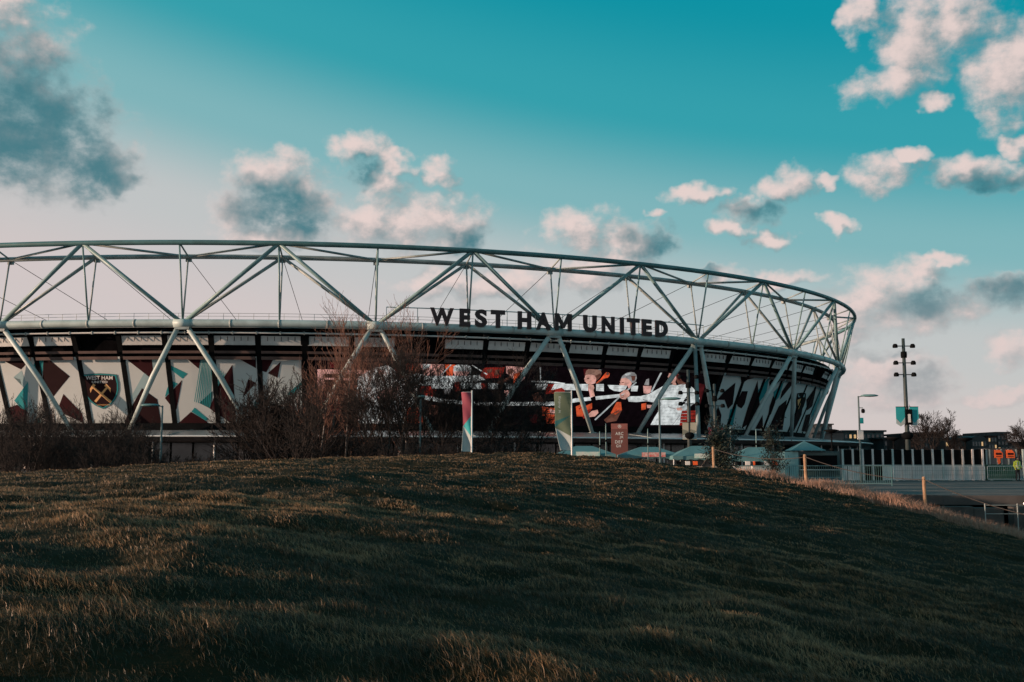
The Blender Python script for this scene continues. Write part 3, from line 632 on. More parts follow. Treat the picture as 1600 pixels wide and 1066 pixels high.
PIC = [
 # left, seen through the trees: pink music sheets and a player in white
 ([(496,576),(600,578),(600,584),(507,583),(507,606),(496,604)], 'pink'), ([(505,589),(575,591),(575,594),(505,592)], 'pink'), ([(505,600),(590,602),(590,605),(505,603)], 'maroon'),
 ([(515,564),(560,564),(560,574),(515,574)], 'maroon'), ([(492,612),(560,612),(575,640),(500,650)], 'maroon'),
 ([(560,588),(584,574),(606,570),(626,584),(640,608),(652,604),(650,626),(634,640),(632,663),(560,663),(556,620)], 'white'), ([(590,612),(625,600),(618,622),(590,625)], 'pink'),
 ([(616,575),(628,570),(632,588),(622,592)], 'red'), (D4((235,290),(250,245),(310,240),(345,265),(350,320),(300,350),(255,330)), 'orange'), (D4((330,240),(395,240),(390,380),(340,390)), 'brown'),
 (D4((395,243),(680,243),(660,330),(660,400),(440,395)), 'pink'), (D4((670,270),(790,265),(755,400),(690,400)), 'orange'),
 (D4((250,395),(380,372),(480,400),(780,400),(1070,390),(1130,440),(1000,465),(760,480),(755,540),(530,540),(520,500),(390,510),(330,560),(250,560)), 'white'),
 (D4((390,510),(520,515),(525,545),(580,555),(540,640),(460,620),(400,580)), 'red'), (D4((660,545),(740,545),(720,610),(665,600)), 'grey'),
 (oval(722, 577, 14.5, 11), 'dwhite'), (D4((760,350),(950,350),(930,400),(780,400)), 'pink'), (D4((780,470),(835,460),(850,560),(790,575)), 'red'),
 (D4((840,475),(1080,475),(1080,545),(850,540)), 'dwhite'), (D4((1150,480),(1260,480),(1260,545),(1160,545)), 'dwhite'), (D4((970,255),(985,255),(1145,380),(1135,390)), 'white'), (D4((735,250),(755,250),(530,500),(515,498)), 'dwhite'),
 (D4((1050,265),(1350,262),(1350,275),(1050,278)), 'white'), (D4((1110,310),(1335,305),(1320,370),(1290,420),(1110,430),(1060,400)), 'red'), (D4((1070,480),(1140,480),(1130,540),(1080,545)), 'red'),
 (D4((1350,290),(1421,275),(1560,310),(1560,420),(1490,490),(1440,470),(1400,400),(1350,370)), 'pink'), (E5((370,380),(490,340),(490,400),(430,480),(360,490)), 'orange'),
 (E5((180,480),(460,330),(480,350),(220,500)), 'brown'), (E5((270,480),(400,490),(380,550),(290,545)), 'dwhite'), (E5((255,560),(345,560),(330,620),(290,630)), 'pink'),
 (D4((250,745),(400,745),(480,850),(490,925),(255,925)), 'orange'), (D4((490,720),(600,730),(590,830),(500,830)), 'brown'),
 (E5((0,265),(255,258),(255,275),(0,275)), 'dwhite'), (E5((655,285),(672,285),(672,455),(660,455)), 'dwhite'), (E5((560,455),(760,455),(940,480),(930,490),(740,475),(560,465)), 'white'),
 (E5((610,488),(750,485),(720,553),(625,553)), 'white'), (E5((820,488),(1110,490),(1110,560),(780,553)), 'white'), (E5((750,490),(815,490),(780,560),(900,530),(935,560),(930,590),(720,600),(725,555)), 'red'),
 (E5((570,600),(640,580),(720,690),(600,690)), 'brown'), (E5((680,740),(840,760),(840,930),(730,930),(690,840)), 'orange'), (E5((535,830),(640,830),(620,920),(550,925)), 'maroon'), (E5((760,760),(840,790),(840,830),(780,830)), 'pink'), (E5((690,850),(730,850),(730,930),(700,930)), 'black'),
 # the woman with the cello
 (E5((1145,295),(1290,295),(1280,330),(1150,400)), 'maroon'), (E5((1285,292),(1338,292),(1345,340),(1290,330)), 'dwhite'),
 (F6((95,378),(105,345),(130,325),(165,310),(205,308),(240,318),(268,345),(275,375),(265,405),(245,425),(225,440),(215,420),(205,395),(180,385),(150,380),(120,385),(100,400)), 'hair'),
 (F6((92,398),(120,386),(160,384),(200,395),(218,425),(215,455),(195,480),(170,492),(140,496),(120,490),(105,480),(100,468),(88,462),(86,452),(92,446),(82,438),(84,428),(92,415)), 'skin'),
 (F6((50,490),(125,490),(125,565),(50,560)), 'white'), (F6((215,490),(300,490),(300,570),(215,565)), 'white'), (F6((125,500),(150,495),(185,500),(195,530),(185,560),(205,640),(160,645),(150,600),(130,560)), 'skin'),
 (F6((220,490),(250,460),(290,435),(320,425),(345,420),(362,400),(365,375),(350,360),(325,362),(310,378),(318,392),(335,385),(340,395),(325,408),(300,410),(260,440),(215,475)), 'orange'), (F6((100,730),(170,700),(170,760),(60,850),(0,850),(-10,740),(60,705)), 'orange'), (F6((60,850),(110,780),(170,760),(80,880)), 'red'),
 (F6((165,790),(230,775),(240,810),(200,850),(120,860),(115,835)), 'skin'), (F6((300,292),(440,300),(610,322),(600,333),(430,312),(300,304)), 'dwhite'),
 # the man
 (F6((490,430),(505,400),(525,385),(560,365),(600,358),(640,365),(660,390),(665,425),(655,455),(635,475),(610,480),(600,460),(575,440),(545,420),(510,430)), 'grey'), (F6((490,432),(510,428),(545,420),(575,440),(600,462),(610,482),(600,510),(580,545),(565,510),(540,508),(490,505),(472,500),(470,490),(482,480),(478,462),(486,450)), 'skin'),
 (F6((340,500),(560,508),(540,550),(480,575),(410,565),(365,540)), 'white'), (F6((605,508),(680,510),(670,572),(600,570)), 'white'),
 (F6((470,600),(490,585),(510,570),(520,555),(535,560),(555,550),(575,570),(590,600),(580,625),(555,640),(540,660),(500,655),(475,640)), 'skin'), (stroke(zc(900,530,7.105,[(200,890),(330,770),(460,645),(660,470)]), 2.2), 'dwhite'),
 (F6((440,690),(490,690),(500,780),(430,830),(375,815)), 'orange'), (F6((380,820),(500,780),(440,900),(330,920),(300,890)), 'brown'), (F6((770,440),(800,430),(800,505),(745,500)), 'grey'),
 (F6((735,510),(830,512),(815,585),(780,600),(740,590)), 'pink'), (F6((935,325),(955,325),(835,580),(815,580)), 'dwhite'), (F6((715,710),(770,700),(765,770),(715,780)), 'orange'), (F6((775,720),(860,725),(850,760),(780,755)), 'pink'),
 # the woman in white
 (F6((1000,340),(1020,332),(1105,332),(1130,370),(1140,420),(1170,460),(1215,485),(1180,505),(1130,500),(1110,470),(1095,430),(1080,390),(1060,350),(1020,350)), 'brown'),
 (F6((1030,352),(1060,345),(1085,360),(1098,400),(1100,440),(1090,470),(1105,500),(1060,500),(1060,480),(1035,485),(1022,470),(1025,450),(1015,440),(1018,425),(1005,412),(1018,390),(1022,370)), 'skin'),
 (F6((560,640),(600,625),(700,625),(800,600),(880,555),(960,510),(1060,500),(1105,505),(1180,490),(1240,500),(1290,535),(1330,590),(1362,650),(1345,685),(1280,720),(1200,770),(1165,790),(1150,840),(1140,945),(815,945),(860,860),(905,790),(930,720),(925,680),(860,690),(760,680),(660,690),(575,685)), 'white'),
 (F6((1165,700),(1235,600),(1240,640),(1200,700),(1150,740)), 'black'), (F6((1100,760),(1180,735),(1200,770),(1120,790)), 'skin'), (stroke(zc(900,530,7.105,[(580,625),(760,670),(900,705),(1100,770)]), 1.2), 'grey'),
 (stroke(zc(900,530,7.105,[(1060,945),(1140,840)]), .8), 'grey'), (F6((1165,785),(1330,785),(1330,830),(1300,950),(1135,950)), 'red'), (F6((1350,805),(1445,805),(1440,825),(1355,825)), 'white'), (F6((1355,828),(1440,828),(1430,860),(1360,850)), 'red'),
 (F6((1350,480),(1420,500),(1450,700),(1400,720)), 'maroon'),
 (stroke([(648,619),(665,620),(700,626),(760,630),(865,629.5),(900,624),(967,617)], [5,6.5,6,5.5,6,6,5]), 'white'),
]
Fz = lambda *p: zc(900, 530, 7.105, p)
for q in range(13): PIC.append((stroke(Fz((1240 - abs(q - 6) * 6 - (880 if q < 0 else 0), 520 + q * 33), (960 - q * 8, 522 + q * 33)), .55), 'dwhite'))
for (x0, y0, x1, y1) in ((60, 505, 120, 505), (60, 520, 120, 520), (60, 535, 118, 535), (60, 550, 118, 550), (222, 508, 296, 508), (222, 525, 296, 525), (222, 545, 296, 545), (380, 520, 545, 520), (395, 538, 535, 538), (612, 525, 668, 525), (612, 545, 668, 545)):
    PIC.append((stroke(Fz((x0, y0), (x1, y1)), .5), 'grey'))
PIC += [
 (Fz((200,400),(262,372),(268,400),(228,448)), 'brown'), (Fz((112,425),(135,420),(136,430),(114,434)), 'brown'), (Fz((150,470),(215,440),(205,480),(165,492)), 'pink'),
 (Fz((225,478),(300,425),(306,432),(236,486)), 'brown'), (oval(948, 583, 2.2, 2.4), 'brown'), (Fz((150,640),(205,620),(215,700),(165,690)), 'black'), (Fz((128,540),(150,520),(160,640),(148,640)), 'pink'),
 (Fz((530,380),(590,366),(600,384),(545,398)), 'dwhite'), (Fz((600,400),(650,400),(640,450),(612,455)), 'brown'), (Fz((495,470),(520,466),(522,474),(498,478)), 'brown'), (Fz((560,500),(598,485),(590,535),(570,535)), 'pink'),
 (Fz((480,600),(510,590),(512,596),(484,608)), 'pink'), (Fz((485,620),(520,612),(522,618),(488,628)), 'brown'), (Fz((490,636),(525,628),(526,634),(492,644)), 'brown'),
 (Fz((395,815),(470,770),(474,778),(400,825)), 'brown'), (Fz((20,760),(90,720),(94,728),(26,772)), 'red'), (Fz((1010,425),(1030,428),(1028,438),(1012,436)), 'red'), (Fz((1040,375),(1075,372),(1075,382),(1042,384)), 'brown'), (Fz((1060,350),(1098,350),(1100,430),(1082,440)), 'pink'),
 (Fz((1100,350),(1130,390),(1150,460),(1118,440)), 'maroon'), (Fz((960,515),(1060,495),(1040,560),(940,590)), 'dwhite'), (Fz((1150,745),(1240,700),(1300,690),(1235,765),(1180,785)), 'dwhite'),
 (Fz((1180,800),(1325,798),(1325,806),(1180,808)), 'maroon'), (Fz((1170,840),(1315,838),(1313,848),(1168,850)), 'maroon'), (Fz((1160,885),(1310,880),(1308,892),(1158,896)), 'maroon'),
 (D4((420,260),(520,255),(500,310),(430,330)), 'dwhite'), (D4((560,300),(640,290),(620,380),(560,385)), 'skin'), (D4((760,300),(800,262),(850,256),(800,320)), 'white'), (D4((880,270),(940,310),(945,350),(900,340)), 'grey'), (D4((300,420),(420,410),(400,470),(320,490)), 'dwhite'),
 (D4((560,430),(700,425),(690,470),(570,470)), 'dwhite'), (D4((270,260),(300,255),(305,300),(280,310)), 'red'), (D4((1130,330),(1200,320),(1190,360),(1140,370)), 'brown'), (D4((1230,330),(1290,325),(1260,390),(1220,390)), 'brown'), (E5((300,330),(350,315),(360,370),(310,380)), 'brown'),
 (E5((400,420),(440,400),(430,450),(400,465)), 'red'), (E5((690,800),(838,815),(838,830),(690,818)), 'brown'), (E5((700,870),(838,880),(838,890),(700,882)), 'red'), (D4((280,790),(330,770),(320,900),(285,900)), 'red'), (D4((370,770),(420,800),(410,910),(375,900)), 'red'),
 ([(575,600),(600,590),(604,596),(580,608)], 'dwhite'), ([(600,630),(628,622),(626,640),(600,648)], 'dwhite'), ([(566,640),(590,636),(588,655),(568,657)], 'dwhite')]
store = {}
PIC2 = [(pp, SC[mm]) for pp, mm in PIC]
for i, (pp, mm) in enumerate(PIC2): paste(pp, mm, store, .262 + .0008 * i, KL, kS0 + .01, kS1 - .01, .015, .94)
ml = []; m = MB()
for key in store:
    for pts, m_ in [q for it in store[key].values() for q in it]:
        if m_ not in ml: ml.append(m_)
        m.add(pts, [tuple(range(len(pts)))], ml.index(m_))
part('screen_picture', m, ml, scr)

# the lettering on the bottom chord -------------------------------------
LET = [('W',672,709),('E',718,735),('S',742,761),('T',767,789),('H',809,830),('A',838,860),('M',867,893),('U',911.5,932),('N',940.5,960),('I',969,974.5),('T',980,999),('E',1003,1018),('D',1024,1043)]
sg = thing('stadium_name_sign', 'dark maroon capital letters standing on the white tube of the stadium roof', 'sign', ring(2.9, .7, ZB + .5))
for ch, a, c in LET:
    ka, kb = k_of_px(a, .75, ZB + 1.5), k_of_px(c, .75, ZB + 1.5); kc = (ka + kb) / 2; N = rnorm(kc); T = rtan(kc)
    wd = (ring(kb, .75) - ring(ka, .75)).length; m = MB()
    if ch == 'M':
        MP = [(0,0),(0,1),(.22,1),(.5,.42),(.78,1),(1,1),(1,0),(.79,0),(.79,.60),(.57,.14),(.43,.14),(.21,.60),(.21,0)]
        m.prism([((a_ - .5) * wd, (c_ - .5) * 2.95) for a_, c_ in MP][::-1], T, (0, 0, 1), N, ring(kc, .75, ZB + 1.68) + N * .17, .35)
    else: fit_text(m, ch, ring(kc, .75, ZB + 1.68), T, (0, 0, 1), N, wd, 2.95, {'I': 0, 'M': .022, 'W': .045, 'A': .04, 'N': .04, 'S': .045}.get(ch, .055), .35)
    lt = part('letter', m, LETTER, sg); lt['label'] = 'letter ' + ch
    m = MB()
    for s in (-.25, .25): m.tube(ring(kc, .62, ZB + .3) + T * (s * wd), ring(kc, .15, ZB + .45) + T * (s * wd), .06, n=6)
    part('letter_bracket', m, STEEL2, sg)
ka, kb = k_of_px(604, .3, ZB + 3.1), k_of_px(1099, .3, ZB + 3.1); m = MB()
m.path([ring(ka + (kb - ka) * i / 24, .3, ZB + 3.05) for i in range(25)], .09, 8); part('top_rail', m, STEEL, sg, True)
for i in range(0, 13):
    q = ka + (kb - ka) * i / 12; m = MB(); m.tube(ring(q, .3, ZB + .5), ring(q, .3, ZB + 3.05), .06, n=6); part('rail_post', m, STEEL, sg)

# concourse canopy round the foot of the stadium -------------------------
cp = thing('concourse_canopy', 'long low grey metal canopy curving round the foot of the stadium', 'canopy', ring(3, 3, 0))
band('canopy_roof', [(-7.6, 4.75 + EYE), (-3, 4.45 + EYE), (2, 3.95 + EYE), (6.0, 3.5 + EYE), (6.0, 3.3 + EYE), (2, 3.2 + EYE), (-7.6, 3.2 + EYE)], CANOPY, -1, 13, .125, False, cp)
m = MB(); m.path([ring(q / 8, 6.05, 3.45 + EYE) for q in range(-8, 13 * 8)], .13, 8); part('canopy_edge', m, EDGE, cp, True)
band('canopy_soffit', [(5.2, 3.25 + EYE), (4.2, 2.75 + EYE), (-6.5, 2.7 + EYE)], mat('soffit_metal', (.17,.15,.15), .5, .1, .35, .3), -1, 13, .125, False, cp)
for q in range(-3, 40):
    k = q / 3.3; p = ring(k, 3.2, 0); m = MB(); m.tube(p, p + Vector((0, 0, 2.8 + EYE)), .16, n=8); part('canopy_post', m, EDGE, cp, True)
for q in range(-3, 26):     # roof seams
    m = MB(); k = q / 2
    m.path([ring(k, -7.4, 4.80 + EYE), ring(k, 2, 4.0 + EYE), ring(k, 5.9, 3.55 + EYE)], .05, 6); part('roof_seam', m, STEEL2, cp)
cw = thing('concourse_wall', 'dark glazed wall under the stadium canopy', 'wall', ring(3, -7, 0))
for q in range(-8, 96):
    k = q / 8; m = MB(); vs = [ring(k + e, o_, z_) for e in (.006, .119) for o_ in (-7.8, -8.0) for z_ in (0, 2.65 + EYE)]
    m.add(vs, [(0, 4, 5, 1), (2, 3, 7, 6), (0, 1, 3, 2), (4, 6, 7, 5), (1, 5, 7, 3), (0, 2, 6, 4)]); part('wall_panel', m, GLASS if q % 5 else WHITEP, cw)
#--PART2--
# ------------------------------------------------------------------ bare trees and shrubs
def grow(seed, stems, height, spread, r0, levels, fork, twist, upward, start=.25, seglen=None, droop=0.0):
    rnd = random.Random(seed); out = []
    def limb(p, d, L, r, lev):
        n = 4 if lev < 2 else 3; pts = [p.copy()]; rad = [r]; q = p.copy(); dd = d.copy()
        for i in range(n):
            dd = (dd + Vector((rnd.gauss(0, twist), rnd.gauss(0, twist), rnd.gauss(0, twist) + upward - droop * lev))).normalized()
            q = q + dd * (L / n); pts.append(q.copy()); rad.append(r * (1 - .72 * (i + 1) / n))
        out.append((pts, rad, lev))
        if lev >= levels: return
        for _ in range(fork[lev]):
            t = start + (1 - start) * rnd.random(); i = min(int(t * n), n - 1); f = t * n - i
            b0 = pts[i].lerp(pts[i + 1], f); ax = (pts[i + 1] - pts[i]).normalized()
            a = rnd.uniform(0, 6.283); side = ax.orthogonal().normalized(); side.rotate(Quaternion(ax, a))
            ang = rnd.uniform(.35, .85); nd = (ax * math.cos(ang) + side * math.sin(ang)).normalized()
            limb(b0, nd, L * rnd.uniform(.38, .62) * (1.15 - .45 * t), max(.006, rad[i] * .55), lev + 1)
    for s in range(stems):
        a = rnd.uniform(0, 6.283); k = rnd.random() ** .5 * spread
        d = Vector((math.cos(a) * k, math.sin(a) * k, 1)).normalized()
        limb(Vector((math.cos(a) * k * .5, math.sin(a) * k * .5, -.15)), d, height * rnd.uniform(.7, 1.0), r0 * rnd.uniform(.7, 1.1), 0)
    return out
def limbs_mesh(limbs, name, m_, lo, hi, rmin):
    m = MB()
    for pts, rad, lev in limbs:
        if lo <= lev <= hi: m.path(pts, [max(rmin, q) for q in rad], 6 if lev == 0 else 3, cap=False)
    return m.mesh(name, m_, True)
PROTO = {}
def proto(kind):
    if kind in PROTO: return PROTO[kind]
    k, i = kind
    if k == 'shrub': L = grow(100 + i, 10, 5.0, .75, .045, 3, (6, 5, 3), .16, .10, .12); t, c, hi0, rm = BARK, TWIG, 0, .011
    elif k == 'low': L = grow(200 + i, 14, 2.4, 1.1, .03, 2, (9, 7), .18, .06, .1); t, c, hi0, rm = BARK, TWIG, 0, .012
    elif k == 'birch': L = grow(300 + i, 1, 10.0, .12, .09, 3, (20, 6, 3), .05, .10, .22, droop=-.01); t, c, hi0, rm = BIRCH, TWIGR, 0, .010
    elif k == 'slim': L = grow(400 + i, 2, 7.6, .30, .08, 3, (16, 8, 5), .10, .07, .25); t, c, hi0, rm = BARK, TWIG, 0, .010
    else: L = grow(500 + i, 1, 13.0, .1, .25, 3, (18, 9, 6), .09, .05, .28); t, c, hi0, rm = BARK, TWIG, 0, .03
    PROTO[kind] = (limbs_mesh(L, 'trunk', t, 0, hi0, .02), limbs_mesh(L, 'crown', c, hi0 + 1, 9, rm)); return PROTO[kind]
def plant(kind, name, label, cat, px, y, sc, group, rz=None, z=0.0, names=('trunk', 'crown')):
    x = (px - 800) / FPX * y * 1.0
    o = thing(name, label, cat, (x, y, z), random.uniform(0, 6.28) if rz is None else rz, group)
    o.scale = (sc * random.uniform(.9, 1.1), sc * random.uniform(.9, 1.1), sc)
    for nm, me in zip(names, proto(kind)): link(nm, me, o)
    return o
rt = random.Random(5)
ORD = 'first second third fourth fifth sixth seventh eighth ninth tenth eleventh'.split()
SH = 'bare dark shrub in the thicket at the foot of the stadium'
for i in range(30):
    px = -25 + i * 9.0 + rt.uniform(-9, 9)
    plant(('shrub', i % 4), 'bare_shrub', 'bare dark twiggy shrub in the thicket below the crest panel', 'shrub', px, rt.uniform(58, 82), (rt.uniform(.52, .86) if i % 4 else rt.uniform(.9, 1.08)) * (1.0 if px < 215 else .6), 'shrubs below the crest panel', names=('stems', 'twigs'))
for i in range(17):
    px = 215 + i * 11.5 + rt.uniform(-8, 8)
    plant(('low', i % 3), 'low_bush', 'low bare bush in front of the canopy, right of the crest panel', 'bush', px, rt.uniform(57, 66), rt.uniform(.55, .92), 'low bushes in front of the canopy', names=('stems', 'twigs'))
for i in range(9):
    plant(('shrub', i % 4), 'tall_shrub', 'tall bare shrub before the last white wrap panel left of the screen', 'shrub', 405 + i * 10 + rt.uniform(-5, 5), rt.uniform(60, 76), rt.uniform(1.0, 1.36), 'tall shrubs left of the screen', names=('stems', 'twigs'))
for i, (px, y, sc) in enumerate([(497,66,.95),(520,74,1.08),(541,69,1.06),(558,78,1.10),(575,70,1.08),(600,75,1.04),(622,70,1.05),(640,79,1.02)]):
    plant(('birch', i % 4), 'birch_tree', ORD[i] + ' of the eight slender reddish birches, counted from the left', 'tree', px, y, sc * .93, 'birches before the screen', names=('trunk', 'crown'))
for i, (px, y, sc) in enumerate([(590,63,.90),(612,66,.95),(634,63,.86),(655,70,.98),(682,68,.92),(700,74,.90),(728,71,.95),(760,69,.92),(790,72,.95),(822,70,.86),(842,75,.74)]):
    plant(('slim', i % 4), 'bare_tree', ORD[i] + ' slim dark tree from the left in the row before the screen', 'tree', px, y, sc, 'slim trees before the screen')
for i in range(24):
    px = 480 + i * 15.2 + rt.uniform(-8, 8)
    plant(('shrub', i % 4), 'bare_shrub', 'bare shrub growing among the tree trunks under the screen', 'shrub', px, rt.uniform(58, 80), rt.uniform(.50, .74), 'shrubs under the screen', names=('stems', 'twigs'))

# leafy sapling beside the stake: dark leaves round a thin stem
def sapling(label, px, y, h, nleaf, wid, seed):
    rnd = random.Random(seed); x = (px - 800) / FPX * y; z0 = max(0.0, float(hill_z(x, y, False)))
    o = thing('leafy_sapling', label, 'tree', (x, y, z0)); L = grow(seed, 1, h, .05, .035, 2, (26, 5), .05, .05, .1)
    link('trunk', limbs_mesh(L, 'trunk', BARK, 0, 9, .008), o); m = MB()
    tips = [q for pts, rad, lev in L if lev > 0 for q in pts[1:]]
    for _ in range(nleaf):
        p = rnd.choice(tips) + Vector((rnd.gauss(0, .12), rnd.gauss(0, .12), rnd.gauss(0, .12))) ; p.x *= wid; p.y *= wid
        u = Vector((rnd.gauss(0, 1), rnd.gauss(0, 1), rnd.gauss(0, 1))).normalized(); v = u.orthogonal().normalized(); s = rnd.uniform(.05, .10)
        m.add([p - u * s, p + v * s * .5, p + u * s, p - v * s * .5], [(0, 1, 2, 3)])
    c = link('crown', m.mesh('crown', LEAFD), o); return o
sapling('dark leafy sapling beside the leftmost rope fence stake', 1136, 52, 3.4, 2600, 1.0, 41)
sapling('thin dark sapling left of the pale kiosk, before the marquee', 1204, 58, 3.6, 1100, .9, 42)
sapling('small dark sapling growing close to the two red banners', 1122, 60, 4.2, 900, .6, 43)

# trees beyond the fence, far right
for i, (px, y, sc, lab) in enumerate([(1462,150,.62,'wide bare tree beyond the black fence, right of the teal banners'),(1483,165,.66,'tall narrow bare tree beyond the fence, right neighbour of the wide one'),
      (1428,160,.50,'bare tree whose crown shows behind the teal banners'),(1586,190,.62,'bare tree at the right edge behind the hi-vis worker'),(1600,170,.5,'bare tree cut by the right edge of the picture'),(1497,170,.40,'smallest bare tree beyond the fence, between tree and dish lamp')]):
    plant(('far', i % 2), 'bare_tree', lab, 'tree', px, y, sc, 'trees beyond the fence')

# ------------------------------------------------------------------ lamp posts, masts, flags
def lamp_post(label, px, toppy, y, side, extras=False):
    p = at(px, toppy, y); o = thing('lamp_post', label, 'lamp post', (p.x, y, 0), 0, 'lamp posts'); h = p.z
    m = MB(); m.path([(0, 0, -.1), (0, 0, 1.2), (0, 0, 1.25), (0, 0, h)], [.11, .11, .075, .055], 10); part('pole', m, PAINTG, o, True, False)
    m = MB(); d = Vector(side); m.tube((0, 0, h - .06), d * .35 + Vector((0, 0, h)), .035, n=6); part('arm', m, PAINTG, o, False, False)
    c = d * .75 + Vector((0, 0, h + .02)); m = MB(); n = 14
    prof = [(0.02, .10), (.6, .09), (.9, .04), (1.0, 0), (.85, -.05), (.4, -.08), (.02, -.09)]
    vs = []; X = d.normalized(); Yv = Vector((-X.y, X.x, 0))
    for r_, z_ in prof:
        for j in range(n): a = 2 * math.pi * j / n; vs.append(c + X * (math.cos(a) * r_ * .62) + Yv * (math.sin(a) * r_ * .24) + Vector((0, 0, z_)))
    m.add(vs, [(i * n + j, i * n + (j + 1) % n, (i + 1) * n + (j + 1) % n, (i + 1) * n + j) for i in range(len(prof) - 1) for j in range(n)]); part('lamp_head', m, mat('lamp_head_teal', (.10,.22,.23), .4, 0, .15, 2), o, True, False)
    if extras:
        m = MB(); m.box((.0, -.12, 3.3), (.38, .16, .62)); part('control_box', m, PRINTW, o, False, False)
        m = MB(); m.lathe([(.02, -.18), (.12, -.14), (.14, 0), (.10, .12), (.02, .14)], (.28, -.05, 5.0), 10); part('camera_dome', m, BLACK, o, True, False)
        m = MB(); m.tube((0, 0, 5.2), (.28, -.05, 5.2), .03, n=6); part('camera_arm', m, PAINTG, o, False, False)
        m = MB(); m.box((.16, -.06, 4.3), (.18, .18, .4)); part('junction_box', m, TEAL, o, False, False)
    return o
lamp_post('leftmost lamp post, head turned left, in front of the white wrap panels', 254, 634, 64, (-1, -.1, 0))
lamp_post('lamp post among the bare trees, left of the pink flag', 657, 622, 64, (.15, -1, 0))
lamp_post('lamp post before the woman in white on the screen', 1030, 624, 64, (1, -.2, 0))
lamp_post('rightmost lamp post carrying a camera and a white box, by the black fence', 1341, 619, 71, (1, -.15, 0), True)
def mast(label, px, toppy, y, group, ban=None, banpy=None, bw=.8, gap=.2, sign=False, lights=3):
    p = at(px, toppy, y); h = p.z; o = thing('floodlight_mast', label, 'mast', (p.x, y, 0), 0, group)
    m = MB(); m.path([(0, 0, -.1), (0, 0, h * .45), (0, 0, h)], [.26, .20, .15], 12); part('pole', m, mat('mast_paint', (.035,.05,.052), .5, 0, .2, 1.5), o, True, False)
    for i in range(lights):
        z_ = h - .75 - i * 1.15 - (.5 if i else 0)
        m = MB(); m.tube((-.75, 0, z_), (.75, 0, z_), .05, n=6); part('cross_arm', m, DARKST, o, False, False)
        for s in (-1, 1):
            m = MB(); m.lathe([(.03, .22), (.16, .2), (.26, .02), (.24, -.18), (.05, -.2)], (s * .85, -.1, z_), 10); part('floodlight', m, DARKST, o, True, False)
    m = MB(); m.lathe([(.28, -.3), (.30, 0), (.28, .3)], (0, 0, h - 1.6), 12); part('collar', m, DARKST, o, True, False)
    if ban:
        zt, zb_ = at(px, banpy[0], y).z, at(px, banpy[1], y).z
        for s in (-1, 1):
            x0, x1 = s * gap, s * (gap + bw); m = MB()
            if ban == 'teal':
                m.prism([(x0, zt), (x1, zt), (x1, zb_), ((x0 + x1) / 2, zb_ - .28), (x0, zb_)], (1, 0, 0), (0, 0, 1), (0, -1, 0), (0, -.2, 0), .03); bn = part('banner', m, FLAGT, o, False, False)
                m = MB(); m.prism([(x0, zt * .42 + zb_ * .58 - .1), ((x0 + x1) / 2, zb_ + .02), (x1, zt * .30 + zb_ * .70), (x1, zb_), ((x0 + x1) / 2, zb_ - .28), (x0, zb_)][0:6], (1, 0, 0), (0, 0, 1), (0, -1, 0), (0, -.215, 0), .008); part('banner_foot', m, FLAGW, bn, False, False)
            else:
                m.prism([(x0, zt), (x1, zt), (x1, zb_), (x0, zb_)], (1, 0, 0), (0, 0, 1), (0, -1, 0), (0, -.2, 0), .03); bn = part('banner', m, CREAM if ban == 'cream' else FLAGP, o, False, False)
                m = MB(); hh = zt - zb_
                if ban == 'cream':
                    m.prism([(min(x0, x1), zb_ + hh * .05), (max(x0, x1), zb_ + hh * .05), (max(x0, x1), zb_ + hh * .45), (min(x0, x1), zb_ + hh * .22)], (1, 0, 0), (0, 0, 1), (0, -1, 0), (0, -.215, 0), .008); part('banner_print', m, FLAGW, bn, False, False)
                    m = MB(); m.prism([(min(x0, x1), zb_ + hh * .25), (max(x0, x1), zb_ + hh * .48), (min(x0, x1), zb_ + hh * .60)], (1, 0, 0), (0, 0, 1), (0, -1, 0), (0, -.217, 0), .008); part('banner_print', m, mat('banner_olive', (.20,.21,.17), .7), bn, False, False)
                else:
                    m.prism([(min(x0, x1), zb_), (max(x0, x1), zb_), (max(x0, x1), zb_ + hh * .3), (min(x0, x1), zb_ + hh * .38)], (1, 0, 0), (0, 0, 1), (0, -1, 0), (0, -.215, 0), .008); part('banner_print', m, FLAGW, bn, False, False)
            m = MB(); m.tube((0, -.2, zt), (x1, -.2, zt), .03, n=6); part('banner_arm', m, DARKST, o, False, False)
    if sign:
        zs = at(px, 652, y).z; m = MB(); m.box((.12, -.32, zs), (.62, .08, 1.5)); sgn = part('number_sign', m, BLACK, o, False, False)
        m = MB(); fit_text(m, '1', (.12, -.375, zs - .12), (1, 0, 0), (0, 0, 1), (0, -1, 0), .26, .8, .02); part('numeral', m, PRINTW, sgn, False, False)
    m = MB(); zc_ = at(px, 681, y).z; m.lathe([(.3, -.35), (.55, -.1), (.55, .15), (.3, .35)], (0, 0, zc_), 12); part('speaker_ring', m, DARKST, o, True, False)
    return o
mast('tall mast right of the stadium with two teal banners and a number sign', 1411, 529, 98, 'floodlight masts', 'teal', (636, 662), .85, .24, True)
mast('mast with two cream banners before the right end of the screen', 1075, 578, 105, 'floodlight masts', 'cream', (660, 687), .62, .10)
mast('mast with two red banners next to the leafy sapling', 1116, 600, 110, 'floodlight masts', 'red', (668, 690), .55, .22, lights=2)
def slim(label, px, toppy, y, m_=STEELD, bulb=False):
    p = at(px, toppy, y); o = thing('slim_post', label, 'post', (p.x, y, 0), 0, 'slim posts')
    m = MB(); m.path([(0, 0, -.1), (0, 0, p.z - .3), (0, 0, p.z)], [.05, .04, .025], 8); part('pole', m, m_, o, True, False)
    m = MB(); m.lathe([(.03, -.1), (.11, -.06), (.11, .05), (.03, .1)], (0, 0, p.z * .68), 10); part('fitting', m, DARKST, o, True, False)
slim('slim grey post left of the brown letter board', 937, 674, 88); slim('slim pale post close to the left side of the brown letter board', 946.5, 662, 90)
